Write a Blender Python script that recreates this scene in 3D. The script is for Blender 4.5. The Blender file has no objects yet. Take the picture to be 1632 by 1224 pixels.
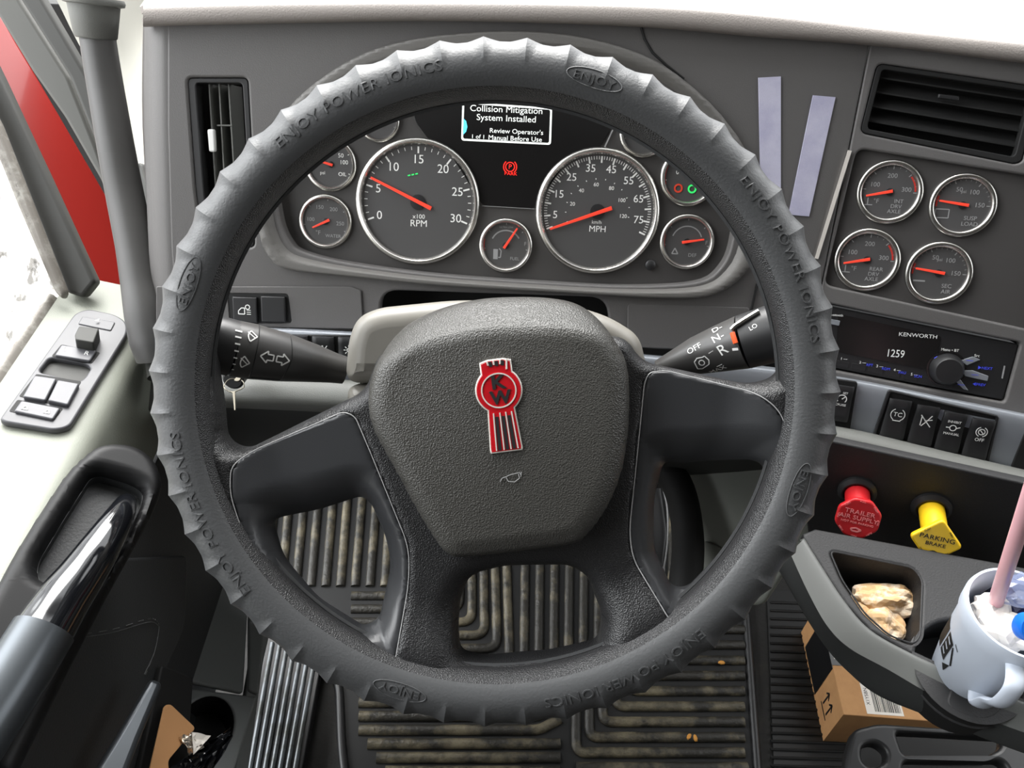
import bpy, bmesh, math, random
import numpy as np
from mathutils import Vector, Matrix

SC = bpy.context.scene
COL = SC.collection
rad = math.radians

# ------------------------------------------------------------------ camera
FPX = 1300.0
CAM = Vector((0, 0, 1.25))
PIT, ROLL = rad(45), rad(2.5)
FW = Vector((0, math.cos(PIT), -math.sin(PIT)))
U0 = Vector((0, math.sin(PIT), math.cos(PIT)))
R0 = Vector((1, 0, 0))
RT = R0 * math.cos(ROLL) + U0 * math.sin(ROLL)
UP = U0 * math.cos(ROLL) - R0 * math.sin(ROLL)
cd = bpy.data.cameras.new('camera')
cd.sensor_width = 36; cd.sensor_fit = 'HORIZONTAL'; cd.lens = FPX / 1632 * 36
cd.clip_start = 0.02; cd.clip_end = 200
cam = bpy.data.objects.new('camera', cd); COL.objects.link(cam)
cam.matrix_world = Matrix((
    (RT.x, UP.x, -FW.x, CAM.x), (RT.y, UP.y, -FW.y, CAM.y), (RT.z, UP.z, -FW.z, CAM.z), (0, 0, 0, 1)))
SC.camera = cam
SC.view_settings.view_transform = 'Standard'
SC.view_settings.look = 'None'
SC.view_settings.gamma = 1.0
SC.view_settings.exposure = 0.0
SC.view_settings.use_curve_mapping = False

# ------------------------------------------------------------------ world: overcast daylight
wd = bpy.data.worlds.new('sky'); SC.world = wd; wd.use_nodes = True
nt = wd.node_tree; nt.nodes.clear()
out = nt.nodes.new('ShaderNodeOutputWorld'); bg = nt.nodes.new('ShaderNodeBackground')
tc = nt.nodes.new('ShaderNodeTexCoord'); sep = nt.nodes.new('ShaderNodeSeparateXYZ')
rmp = nt.nodes.new('ShaderNodeValToRGB')
rmp.color_ramp.elements[0].position = 0.42; rmp.color_ramp.elements[0].color = (0.60, 0.59, 0.57, 1)
rmp.color_ramp.elements[1].position = 0.54; rmp.color_ramp.elements[1].color = (0.96, 0.98, 1.0, 1)
mp = nt.nodes.new('ShaderNodeMapRange')
mp.inputs[1].default_value = -1; mp.inputs[2].default_value = 1
nt.links.new(tc.outputs['Generated'], sep.inputs[0]); nt.links.new(sep.outputs[2], mp.inputs[0])
nt.links.new(mp.outputs[0], rmp.inputs[0]); nt.links.new(rmp.outputs[0], bg.inputs[0])
bg.inputs[1].default_value = 3.4
nt.links.new(bg.outputs[0], out.inputs[0])
# soft bright sky glow ahead of the windscreen
sl = bpy.data.lights.new('daylight', 'SUN'); sl.energy = 10.0; sl.angle = rad(50); sl.color = (1.0, .985, .96)
so_ = bpy.data.objects.new('daylight', sl); COL.objects.link(so_)
so_.rotation_euler = Vector((-.12, .70, .72)).to_track_quat('Z', 'Y').to_euler()
# softer glow through the driver's side window
sl = bpy.data.lights.new('side_daylight', 'SUN'); sl.energy = 4.0; sl.angle = rad(45); sl.color = (.97, .99, 1.0)
so_ = bpy.data.objects.new('side_daylight', sl); COL.objects.link(so_)
so_.rotation_euler = Vector((-.80, .12, .62)).to_track_quat('Z', 'Y').to_euler()

# ------------------------------------------------------------------ materials
def srgb(c):
    return tuple(((v / 255) / 12.92 if v / 255 <= .04045 else ((v / 255 + .055) / 1.055) ** 2.4) for v in c)

def mat(name, rgb, rough=.5, metal=0., bump=None, emit=0., spec=.5, coat=0., var=None, trans=0., alpha=1.):
    m = bpy.data.materials.new(name); m.use_nodes = True
    n = m.node_tree; b = n.nodes['Principled BSDF']
    c = srgb(rgb) + (1,)
    b.inputs['Base Color'].default_value = c
    b.inputs['Roughness'].default_value = rough; b.inputs['Metallic'].default_value = metal
    b.inputs['Specular IOR Level'].default_value = spec
    b.inputs['Coat Weight'].default_value = coat
    b.inputs['Coat Roughness'].default_value = .08
    b.inputs['Transmission Weight'].default_value = trans
    b.inputs['Alpha'].default_value = alpha
    if emit:
        b.inputs['Emission Color'].default_value = c; b.inputs['Emission Strength'].default_value = emit
    tc = n.nodes.new('ShaderNodeTexCoord')
    if var:      # (scale, second colour, low, high)
        nz = n.nodes.new('ShaderNodeTexNoise'); nz.inputs['Scale'].default_value = var[0]
        nz.inputs['Detail'].default_value = 6; nz.inputs['Roughness'].default_value = .65
        cr = n.nodes.new('ShaderNodeValToRGB')
        cr.color_ramp.elements[0].position = var[2]; cr.color_ramp.elements[1].position = var[3]
        cr.color_ramp.elements[0].color = c; cr.color_ramp.elements[1].color = srgb(var[1]) + (1,)
        n.links.new(tc.outputs['Object'], nz.inputs[0]); n.links.new(nz.outputs[0], cr.inputs[0])
        n.links.new(cr.outputs[0], b.inputs['Base Color'])
    if bump:     # (kind, scale, distance in m)
        if bump[0] == 'leather':
            t = n.nodes.new('ShaderNodeTexVoronoi'); t.feature = 'SMOOTH_F1'
            t.inputs['Smoothness'].default_value = .35
        elif bump[0] == 'weave':
            t = n.nodes.new('ShaderNodeTexBrick')
            t.inputs['Color1'].default_value = (1, 1, 1, 1); t.inputs['Color2'].default_value = (.7, .7, .7, 1)
        else:
            t = n.nodes.new('ShaderNodeTexNoise'); t.inputs['Detail'].default_value = 4
        t.inputs['Scale'].default_value = bump[1]
        bp = n.nodes.new('ShaderNodeBump'); bp.inputs['Distance'].default_value = bump[2]
        bp.inputs['Strength'].default_value = bump[3] if len(bump) > 3 else 1
        n.links.new(tc.outputs['Object'], t.inputs['Vector']); n.links.new(t.outputs[0], bp.inputs['Height'])
        n.links.new(bp.outputs[0], b.inputs['Normal'])
    return m

M = dict(
    dash=mat('dash_plastic', (90, 88, 87), .55, bump=('noise', 900, .0002)),
    dash2=mat('dash_plastic_dark', (66, 66, 66), .5, bump=('noise', 900, .0002)),
    binn=mat('binnacle_plastic', (96, 94, 91), .55, bump=('noise', 900, .0002)),
    pad=mat('dash_pad', (122, 116, 111), .7, bump=('noise', 700, .0004)),
    band=mat('satin_grey', (140, 144, 150), .38, metal=.25),
    lip=mat('grey_lip', (104, 105, 101), .5, bump=('noise', 900, .0002)),
    black=mat('black_plastic', (34, 34, 35), .42),
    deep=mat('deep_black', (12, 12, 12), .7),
    knee=mat('knee_panel', (52, 53, 52), .6),
    olive=mat('olive_panel', (120, 123, 116), .6),
    face=mat('cluster_face', (66, 64, 63), .5),
    lens=mat('display_black', (24, 23, 23), .25),
    dial=mat('gauge_dial', (76, 75, 75), .45),
    white=mat('white_print', (235, 235, 232), .5),
    grey=mat('grey_print', (150, 150, 150), .5),
    redpr=mat('red_print', (190, 50, 40), .5),
    needle=mat('needle_red', (240, 70, 50), .4, emit=.25),
    chrome=mat('chrome', (205, 203, 198), .26, metal=1),
    lcd=mat('lcd_glow', (235, 240, 235), .5, emit=.9),
    cyan=mat('lcd_cyan', (90, 200, 225), .5, emit=.8),
    redglow=mat('warning_glow', (255, 40, 30), .5, emit=1.1),
    greenglow=mat('green_glow', (50, 210, 100), .5, emit=.7),
    dimred=mat('dim_red_glow', (190, 60, 40), .5, emit=.3),
    bluepr=mat('blue_print', (60, 70, 200), .4, emit=.35),
    cover=mat('rubber_cover', (68, 69, 70), .44, bump=('noise', 500, .00025), spec=.45),
    rim=mat('leather_rim', (42, 42, 43), .38, bump=('leather', 1200, .0005)),
    hub=mat('hub_leather', (36, 36, 37), .36, bump=('leather', 1050, .00038)),
    airb=mat('pad_leather', (63, 62, 59), .36, bump=('leather', 950, .00042)),
    smooth=mat('smooth_insert', (50, 51, 53), .34, bump=('noise', 1500, .00006)),
    shroud=mat('column_shroud', (128, 125, 118), .38),
    stalk=mat('stalk_plastic', (62, 61, 60), .36),
    eline=mat('emblem_metal', (226, 220, 212), .4, metal=.4),
    red=mat('emblem_red', (178, 20, 30), .25, coat=.6),
    trim=mat('door_trim_light', (146, 149, 138), .55, bump=('noise', 700, .0003)),
    pillar=mat('pillar_trim', (190, 188, 178), .7),
    seal=mat('door_seal', (58, 58, 55), .6),
    seal2=mat('window_seal', (120, 115, 108), .6, var=(60, (160, 158, 150), .5, .7)),
    seal2b=mat('frame_grey', (84, 84, 80), .6),
    paint=mat('red_paint', (150, 36, 30), .3, coat=.5),
    grip=mat('grab_handle', (76, 75, 74), .42),
    gloss=mat('gloss_black', (16, 17, 20), .1, coat=.8),
    swp=mat('switch_panel', (80, 80, 83), .42),
    swk=mat('switch_key', (88, 88, 92), .4),
    metalbar=mat('armrest_metal', (78, 82, 86), .3, metal=.6),
    vinyl=mat('black_vinyl', (56, 57, 58), .5, bump=('noise', 500, .0003)),
    stitch=mat('stitch', (92, 92, 92), .7),
    kick=mat('kick_panel', (125, 128, 128), .5),
    alu=mat('sill_aluminium', (84, 88, 91), .36, metal=.6, var=(35, (60, 62, 60), .45, .62)),
    carpet=mat('floor_vinyl', (32, 31, 29), .75, bump=('noise', 60, .002), var=(9, (58, 55, 48), .55, .75)),
    mat=mat('rubber_mat', (40, 38, 33), .5, bump=('noise', 150, .0015), var=(14, (108, 100, 80), .48, .64)),
    tape=mat('white_tape', (196, 194, 214), .7, bump=('weave', 260, .0004), var=(30, (176, 174, 200), .4, .7)),
    tred=mat('knob_red', (190, 30, 36), .35),
    tyel=mat('knob_yellow', (232, 190, 30), .35),
    prt_pink=mat('pink_print', (235, 140, 140), .5),
    prt_black=mat('black_print', (18, 18, 18), .5),
    runner=mat('floor_rubber', (22, 22, 22), .6),
    vin2=mat('door_pull_black', (20, 20, 21), .5, spec=.3),
    tray=mat('console_tray', (36, 36, 37), .6, bump=('noise', 600, .0003)),
    traytrim=mat('console_trim', (92, 94, 92), .42),
    traytrim2=mat('console_trim_low', (58, 60, 60), .5),
    mug=mat('mug_plastic', (190, 198, 210), .35),
    straw=mat('pink_straw', (222, 170, 176), .3, spec=.6),
    paper=mat('white_paper', (226, 220, 212), .8),
    clear=mat('clear_wrap', (120, 130, 160), .12, spec=.8, alpha=.55),
    navy=mat('navy_wrap', (28, 32, 66), .25),
    blue=mat('blue_cap', (20, 100, 200), .3),
    crump=mat('crumpled_paper', (206, 168, 122), .8, var=(60, (232, 214, 190), .45, .6)),
    card=mat('cardboard', (186, 140, 92), .8, var=(20, (170, 124, 80), .4, .7)),
    ptape=mat('black_tape', (20, 20, 21), .3),
    kraft=mat('brown_paper', (190, 140, 92), .6),
    foil=mat('foil', (220, 214, 205), .2, metal=.9),
    yel=mat('yellow_paper', (226, 220, 150), .7),
    glass=mat('glass', (235, 240, 240), .02, trans=1.0, spec=.5),
    steel=mat('steel_ring', (112, 108, 98), .45, metal=1),
    outside=mat('outside_ground', (190, 188, 182), .9),
    headl=mat('headliner', (110, 108, 104), .9),
    cloth=mat('seat_cloth', (60, 58, 56), .95),
    leaf=mat('leaf_bit', (200, 140, 60), .7),
    orange=mat('orange_mark', (230, 90, 40), .4, emit=.15),
)

# ------------------------------------------------------------------ pixel <-> space
def ray(px, py):
    return FW + RT * ((px - 816) / FPX) + UP * ((612 - py) / FPX)

def P(px, py, d):
    return CAM + ray(px, py) * d

class Plane:
    """a real flat surface; z of its frame is the surface normal"""
    def __init__(s, o, n, xdir=(1, 0, 0)):
        s.o = Vector(o); s.z = Vector(n).normalized()
        x = Vector(xdir); s.x = (x - s.z * x.dot(s.z)).normalized(); s.y = s.z.cross(s.x)
        s.M = Matrix(((s.x.x, s.y.x, s.z.x, s.o.x), (s.x.y, s.y.y, s.z.y, s.o.y), (s.x.z, s.y.z, s.z.z, s.o.z), (0, 0, 0, 1)))
    def hit(s, px, py, h=0.):
        r = ray(px, py); t = ((s.o + s.z * h) - CAM).dot(s.z) / r.dot(s.z)
        return CAM + r * t
    def uv(s, px, py, h=0.):
        q = s.hit(px, py, h) - s.o
        return (q.dot(s.x), q.dot(s.y))
    def uvs(s, pts, h=0.):
        return [s.uv(a, b, h) for a, b in pts]
    def depth(s, px, py, h=0.):
        return (s.hit(px, py, h) - CAM).dot(FW)
    def frame(s, px, py, h=0., ang=0.):
        q = s.hit(px, py, h)
        m = s.M.copy(); m.translation = q
        return m @ Matrix.Rotation(ang, 4, 'Z')
    def off(s, h):
        return Plane(s.o + s.z * h, s.z, s.x)

# ------------------------------------------------------------------ meshes
class G:
    def __init__(s): s.v = []; s.f = []
    def add(s, v, f, T=None):
        n = len(s.v)
        s.v += [(T @ Vector(p)) if T is not None else Vector(p) for p in v]
        s.f += [tuple(i + n for i in q) for q in f]
        return s
    def join(s, o, T=None): return s.add(o.v, o.f, T)
    def xf(s, T): s.v = [T @ p for p in s.v]; return s

def rnd(pts, r, n=6):
    out = []; N = len(pts)
    rr = r if isinstance(r, (list, tuple)) else [r] * N
    for i in range(N):
        a, b, c = (Vector(pts[i - 1]).to_2d(), Vector(pts[i]).to_2d(), Vector(pts[(i + 1) % N]).to_2d())
        u = (a - b); w = (c - b); lu, lw = u.length, w.length
        if lu < 1e-9 or lw < 1e-9: continue
        u /= lu; w /= lw
        k = min(rr[i], lu * .49, lw * .49)
        if k < 1e-6: out.append(tuple(b)); continue
        p0 = b + u * k; p2 = b + w * k
        for j in range(n + 1):
            t = j / n
            q = p0 * (1 - t) ** 2 + b * 2 * t * (1 - t) + p2 * t * t
            out.append((q.x, q.y))
    return out

def spl(pts, n=8, closed=True):
    P_ = [Vector(p) for p in pts]; N = len(P_); out = []
    for i in range(N if closed else N - 1):
        g = lambda k: P_[k % N] if closed else P_[max(0, min(N - 1, k))]
        a, b, c, d = g(i - 1), g(i), g(i + 1), g(i + 2)
        for j in range(n):
            t = j / n
            out.append(.5 * ((2 * b) + (c - a) * t + (2 * a - 5 * b + 4 * c - d) * t * t + (3 * b - 3 * c + d - a) * t ** 3))
    if not closed: out.append(P_[-1])
    return [tuple(p) for p in out]

def slab(outer, holes=(), z0=0., z1=.01, bev=.001, res=3):
    """a plate with rounded edges, with real holes, from z0 to z1"""
    cu = bpy.data.curves.new('tmp', 'CURVE'); cu.dimensions = '2D'; cu.fill_mode = 'BOTH'
    for pl in [outer] + list(holes):
        s = cu.splines.new('POLY'); s.points.add(len(pl) - 1)
        for k, p in enumerate(pl): s.points[k].co = (p[0], p[1], 0, 1)
        s.use_cyclic_u = True
    th = z1 - z0; bev = min(bev, th * .49)
    cu.extrude = max(th / 2 - bev, 1e-6); cu.bevel_depth = bev; cu.bevel_resolution = res; cu.offset = -bev
    ob = bpy.data.objects.new('tmp', cu)
    COL.objects.link(ob)
    dg = bpy.context.evaluated_depsgraph_get(); dg.update()
    me = bpy.data.meshes.new_from_object(ob.evaluated_get(dg))
    g = G(); g.add([v.co + Vector((0, 0, (z0 + z1) / 2)) for v in me.vertices], [tuple(p.vertices) for p in me.polygons])
    bpy.data.meshes.remove(me); bpy.data.objects.remove(ob); bpy.data.curves.remove(cu)
    return g

def box(x0, x1, y0, y1, z0, z1, bev=.001):
    return slab([(x0, y0), (x1, y0), (x1, y1), (x0, y1)], (), z0, z1, bev)

def text(s, size, th=.0002, align='CENTER', sx=1.0, space=1.0, bold=0.):
    cu = bpy.data.curves.new('tmp', 'FONT'); cu.body = s; cu.size = size
    cu.align_x = align; cu.align_y = 'CENTER'; cu.extrude = th / 2; cu.resolution_u = 3
    cu.space_character = space; cu.offset = bold
    ob = bpy.data.objects.new('tmp', cu); COL.objects.link(ob)
    dg = bpy.context.evaluated_depsgraph_get(); dg.update()
    me = bpy.data.meshes.new_from_object(ob.evaluated_get(dg))
    g = G(); g.add([Vector((v.co.x * sx, v.co.y, v.co.z + th / 2)) for v in me.vertices], [tuple(p.vertices) for p in me.polygons])
    bpy.data.meshes.remove(me); bpy.data.objects.remove(ob); bpy.data.curves.remove(cu)
    return g

def tube(pts, r, seg=12, closed=False, cap=True, flat=1.0, up=None):
    pts = [Vector(p) for p in pts]; n = len(pts); g = G()
    R = r if isinstance(r, (list, tuple)) else [r] * n
    t0 = (pts[1] - pts[0]).normalized()
    nrm = Vector(up) if up else t0.orthogonal(); nrm = (nrm - t0 * nrm.dot(t0)).normalized()
    v = []
    for i in range(n):
        a = pts[(i - 1) % n] if (closed or i > 0) else pts[i]
        b = pts[(i + 1) % n] if (closed or i < n - 1) else pts[i]
        t = (b - a).normalized(); nrm = (nrm - t * nrm.dot(t)).normalized(); bi = t.cross(nrm)
        for k in range(seg):
            an = 2 * math.pi * k / seg
            v.append(pts[i] + nrm * (math.cos(an) * R[i] * flat) + bi * (math.sin(an) * R[i]))
    f = []
    for i in range(n if closed else n - 1):
        for k in range(seg):
            a = i * seg + k; b = i * seg + (k + 1) % seg; j = ((i + 1) % n) * seg
            f.append((a, b, j + (k + 1) % seg, j + k))
    if cap and not closed:
        f.append(tuple(range(seg))[::-1]); f.append(tuple((n - 1) * seg + k for k in range(seg)))
    return g.add(v, f)

def lathe(prof, seg=48, closed=False):
    """prof: list of (radius, z)"""
    v = []; f = []; n = len(prof)
    for (r, z) in prof:
        for k in range(seg):
            a = 2 * math.pi * k / seg; v.append((r * math.cos(a), r * math.sin(a), z))
    for i in range(n if closed else n - 1):
        for k in range(seg):
            a = i * seg + k; b = i * seg + (k + 1) % seg; j = ((i + 1) % n) * seg
            f.append((a, b, j + (k + 1) % seg, j + k))
    if not closed:
        if prof[0][0] > 1e-6: f.append(tuple(range(seg))[::-1])
        if prof[-1][0] > 1e-6: f.append(tuple((n - 1) * seg + k for k in range(seg)))
    return G().add(v, f)

def gridsurf(fn, nu, nv, cu=False, cv=False):
    v = []; f = []
    for i in range(nu):
        for j in range(nv): v.append(fn(i, j))
    for i in range(nu if cu else nu - 1):
        for j in range(nv if cv else nv - 1):
            a = i * nv + j; b = i * nv + (j + 1) % nv; c = ((i + 1) % nu) * nv + (j + 1) % nv; d = ((i + 1) % nu) * nv + j
            f.append((a, b, c, d))
    return G().add(v, f)

def surf(rows, n=6, thick=.006, away=None):
    """smooth sheet with thickness through rows of (px, py, depth) points"""
    R_ = [spl([P(*p) for p in row], n, False) for row in rows]
    cols = list(zip(*R_)); S = [spl(c, n, False) for c in cols]      # S[col][row]
    nu, nv = len(S), len(S[0])
    g = gridsurf(lambda i, j: S[i][j], nu, nv)
    return thicken(g, thick)

def thicken(g, t):
    """close an open sheet into a shell of thickness t, away from the camera side"""
    bm = bmesh.new(); vs = [bm.verts.new(p) for p in g.v]
    for q in g.f:
        try: bm.faces.new([vs[i] for i in q])
        except ValueError: pass
    bmesh.ops.remove_doubles(bm, verts=bm.verts[:], dist=1e-6)
    bmesh.ops.recalc_face_normals(bm, faces=bm.faces[:])
    bm.normal_update()
    s = sum(f.normal.dot(CAM - f.calc_center_median()) * f.calc_area() for f in bm.faces)
    if s < 0: bmesh.ops.reverse_faces(bm, faces=bm.faces[:])
    bm.normal_update()
    top = bm.verts[:]; tf = bm.faces[:]; be = [e for e in bm.edges if e.is_boundary]
    low = {v: bm.verts.new(v.co - v.normal * t) for v in top}
    for f in tf: bm.faces.new([low[v] for v in reversed(f.verts)])
    for e in be:
        a, b = e.verts
        l = e.link_loops[0]
        if l.vert == a: bm.faces.new([b, a, low[a], low[b]])
        else: bm.faces.new([a, b, low[b], low[a]])
    bm.verts.index_update()
    r = G(); r.v = [v.co.copy() for v in bm.verts]; r.f = [tuple(v.index for v in f.verts) for f in bm.faces]
    bm.free(); return r

def dist_to(pts, poly, closed=True):
    """distance of each 2D point to a polyline (numpy)"""
    A = np.array(poly, float); B = np.roll(A, -1, 0)
    if not closed: A, B = A[:-1], B[:-1]
    Q = np.array(pts, float); best = np.full(len(Q), 1e9)
    for a, b in zip(A, B):
        d = b - a; L = d.dot(d)
        if L < 1e-18: continue
        t = np.clip(((Q - a) @ d) / L, 0, 1)
        best = np.minimum(best, np.hypot(*(Q - a - t[:, None] * d).T))
    return best

def inside(pts, poly):
    A = np.array(poly, float); B = np.roll(A, -1, 0); Q = np.array(pts, float); c = np.zeros(len(Q), bool)
    for (x1, y1), (x2, y2) in zip(A, B):
        if y1 == y2: continue
        m = ((y1 > Q[:, 1]) != (y2 > Q[:, 1])) & (Q[:, 0] < (x2 - x1) * (Q[:, 1] - y1) / (y2 - y1) + x1)
        c ^= m
    return c

def relief(outer, holes, fn, step, thick):
    """sculpted plate: flat outline with holes, cut to a fine grid, raised by fn(points), closed below"""
    cu = bpy.data.curves.new('tmp', 'CURVE'); cu.dimensions = '2D'; cu.fill_mode = 'BOTH'
    for pl in [outer] + list(holes):
        s = cu.splines.new('POLY'); s.points.add(len(pl) - 1)
        for k, p in enumerate(pl): s.points[k].co = (p[0], p[1], 0, 1)
        s.use_cyclic_u = True
    ob = bpy.data.objects.new('tmp', cu); COL.objects.link(ob)
    dg = bpy.context.evaluated_depsgraph_get(); dg.update()
    me = bpy.data.meshes.new_from_object(ob.evaluated_get(dg))
    bm = bmesh.new(); bm.from_mesh(me)
    bpy.data.meshes.remove(me); bpy.data.objects.remove(ob); bpy.data.curves.remove(cu)
    bmesh.ops.remove_doubles(bm, verts=bm.verts[:], dist=1e-7)
    xs = [v.co.x for v in bm.verts]; ys = [v.co.y for v in bm.verts]
    for ax, lo, hi in ((0, min(xs), max(xs)), (1, min(ys), max(ys))):
        c = lo + step * .5
        while c < hi:
            co = Vector((c, 0, 0)) if ax == 0 else Vector((0, c, 0)); no = Vector((1, 0, 0)) if ax == 0 else Vector((0, 1, 0))
            bmesh.ops.bisect_plane(bm, geom=bm.verts[:] + bm.edges[:] + bm.faces[:], plane_co=co, plane_no=no, dist=1e-7)
            c += step
    for v in bm.verts: v.co.z = 0
    bmesh.ops.dissolve_degenerate(bm, dist=1e-6, edges=bm.edges[:])
    bm.normal_update()
    fl = [f for f in bm.faces if f.normal.z < 0]
    bmesh.ops.reverse_faces(bm, faces=fl)
    top = bm.verts[:]; z = fn([(v.co.x, v.co.y) for v in top])
    for v, h in zip(top, z): v.co.z = h
    tf = bm.faces[:]; be = [e for e in bm.edges if e.is_boundary]
    low = {v: bm.verts.new((v.co.x, v.co.y, v.co.z - thick)) for v in top}
    for f in tf: bm.faces.new([low[v] for v in reversed(f.verts)])
    for e in be:
        a, b = e.verts; l = e.link_loops[0]
        q = [b, a, low[a], low[b]] if l.vert == a else [a, b, low[b], low[a]]
        bm.faces.new(q)
    bm.verts.index_update()
    r = G(); r.v = [v.co.copy() for v in bm.verts]; r.f = [tuple(v.index for v in f.verts) for f in bm.faces]
    bm.free(); return r

# ------------------------------------------------------------------ objects
WM = {}
def link(o): COL.objects.link(o); return o

def tag(o, label=None, cat=None, group=None, kind=None):
    if label: o['label'] = label
    if cat: o['category'] = cat
    if group: o['group'] = group
    if kind: o['kind'] = kind
    return o

def thing(name, label, cat, T, group=None):
    o = link(bpy.data.objects.new(name, None)); o.empty_display_size = .01
    o.matrix_world = T; WM[o] = T.copy()
    return tag(o, label, cat, group)

def mk(name, g, m, parent=None, T=None, smooth=35, label=None, kind=None):
    """link geometry g (written in frame T) as ONE mesh object, under parent or alone"""
    T = T if T is not None else Matrix.Identity(4)
    me = bpy.data.meshes.new(name)
    if parent is not None:
        W = WM[parent]; X = W.inverted() @ T
        vs = [X @ Vector(p) for p in g.v]
    else:
        vs = [Vector(p) for p in g.v]
    me.from_pydata([tuple(p) for p in vs], [], g.f); me.validate(); me.update()
    if smooth:
        bm = bmesh.new(); bm.from_mesh(me)
        for f in bm.faces: f.smooth = True
        ca = math.cos(rad(smooth))
        for e in bm.edges:
            if len(e.link_faces) == 2 and e.link_faces[0].normal.dot(e.link_faces[1].normal) < ca: e.smooth = False
        bm.to_mesh(me); bm.free()
    me.materials.append(M[m] if isinstance(m, str) else m)
    o = link(bpy.data.objects.new(name, me))
    if parent is not None:
        o.parent = parent; WM[o] = WM[parent].copy()
    else:
        o.matrix_world = T; WM[o] = T.copy()
    if label: o['label'] = label
    if kind: o['kind'] = kind
    return o

def copy_tree(o, T=None, parent=None):
    c = o.copy(); link(c)
    if parent is not None: c.parent = parent
    if T is not None: c.matrix_world = T; WM[c] = T.copy()
    else: WM[c] = WM[parent]
    for ch in [x for x in bpy.data.objects if x.parent == o]: copy_tree(ch, None, c)
    return c

def pplane(pts):
    """best plane through (px,py,d) points, facing the camera"""
    w = [P(*p) for p in pts]; c = sum(w, Vector()) / len(w); n = Vector()
    for i in range(len(w)):
        a, b = w[i], w[(i + 1) % len(w)]
        n += (a - c).cross(b - c)
    if n.dot(CAM - c) < 0: n = -n
    return Plane(c, n)

def pslab(pts, thick=.01, bev=.002, r=0., holes=(), name=None):
    """plate whose front face passes through the (px,py,d) points"""
    pl = pplane(pts)
    o = [((P(*p) - pl.o).dot(pl.x), (P(*p) - pl.o).dot(pl.y)) for p in pts]
    if r: o = rnd(o, r)
    return slab(o, [rnd(pl.uvs(h), r) for h in holes], -thick, 0, bev), pl
def onpl(pl, px, T=0): return pl.uvs(px)

def strip(p, q, w=.0003, h=.0002):
    """thin raised line between 2D points"""
    a, b = Vector(p), Vector(q); d = (b - a).normalized(); n = Vector((-d.y, d.x)) * w / 2
    v = [a + n, a - n, b - n, b + n]
    V = [(x.x, x.y, 0) for x in v] + [(x.x, x.y, h) for x in v]
    return G().add(V, [(0, 1, 2, 3), (7, 6, 5, 4), (0, 4, 5, 1), (1, 5, 6, 2), (2, 6, 7, 3), (3, 7, 4, 0)])

def polyl(pts, w=.0003, h=.0002, closed=False):
    g = G(); n = len(pts)
    for i in range(n if closed else n - 1): g.join(strip(pts[i], pts[(i + 1) % n], w, h))
    return g
def arc(cx, cy, r, a0, a1, n=16):
    return [(cx + r * math.cos(rad(a0 + (a1 - a0) * k / n)), cy + r * math.sin(rad(a0 + (a1 - a0) * k / n))) for k in range(n + 1)]
def Tr(x, y, z=0): return Matrix.Translation((x, y, z))
def Rz(a): return Matrix.Rotation(rad(a), 4, 'Z')

# ================================================================== cab shell
def struct(name, g, m, T=None, smooth=35): return tag(mk(name, g, m, None, T, smooth), kind='structure')
def wbox(x0, x1, y0, y1, z0, z1, bev=.002): return box(x0, x1, y0, y1, z0, z1, bev)
struct('floor', wbox(-.62, 1.5, -.9, 1.2, -.03, 0), 'carpet')
struct('wall_front', wbox(-.75, 1.5, 1.16, 1.19, 0.001, .80), 'deep')
struct('wall_back', wbox(-.75, 1.5, -.93, -.9, 0, 1.9), 'cloth')
struct('ceiling', wbox(-.75, 1.5, -.93, .78, 1.9, 1.93), 'headl')
gr = wbox(1.5, 1.53, -.93, 1.2, 0, .95).join(wbox(1.5, 1.53, -.93, .0, .951, 1.9))
struct('wall_right', gr, 'headl')
gl = wbox(-.78, -.75, -.93, -.25, 0, 1.9)
struct('wall_left', gl, 'headl')

# ================================================================== dashboard
D = Plane(P(800, 330, .77), (0, -math.cos(rad(30)), math.sin(rad(30))))
YAW = rad(16)
nC = (-math.sin(YAW) * math.cos(rad(30)), -math.cos(YAW) * math.cos(rad(30)), math.sin(rad(30)))
C = Plane(D.hit(1335, 330), nC)

dash = thing('dashboard', 'wide grey moulded plastic truck dashboard behind the steering wheel', 'dashboard', D.M)
# cluster opening, left vent opening, cubby over the column
OPEN = [(440, 290), (447, 350), (462, 385), (485, 402), (560, 420), (700, 438), (850, 449), (1000, 456), (1110, 450),
        (1150, 425), (1168, 380), (1172, 310), (1150, 240), (1100, 175), (1030, 128), (930, 98), (810, 88), (690, 98), (580, 135), (500, 190), (455, 240)]
VENT = [(297, 123), (395, 123), (400, 215), (406, 395), (322, 395), (310, 300)]
CUB = [(606, 462), (968, 474), (975, 560), (606, 560)]
left = [(266, 30), (700, 24), (1050, 30), (1392, 42), (1335, 330), (1307, 470), (1290, 566), (1040, 556), (560, 524), (282, 520), (272, 400), (266, 200)]
g = slab(rnd(D.uvs(left), .004), [spl(D.uvs(OPEN), 4), rnd(D.uvs(VENT), .006), rnd(D.uvs(CUB), .018)], -.014, 0, .0022)
mk('dash_face', g, 'dash', dash, D.M)
# end cap that turns the left end back to the door
def ecol(off, o2): return [(x + off, y, D.depth(x, y) + o2) for x, y in ((236, 30), (237, 200), (243, 400), (250, 522))]
g = surf([ecol(32, .0003), ecol(22, .0008), ecol(10, .005), ecol(2, .012), [(232, 32, .755), (231, 200, .785), (237, 400, .81), (244, 522, .83)],
          [(228, 34, .82), (227, 200, .84), (240, 400, .86), (249, 522, .88)]], 5, .004)
mk('end_panel', g, 'dash', dash)
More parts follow.
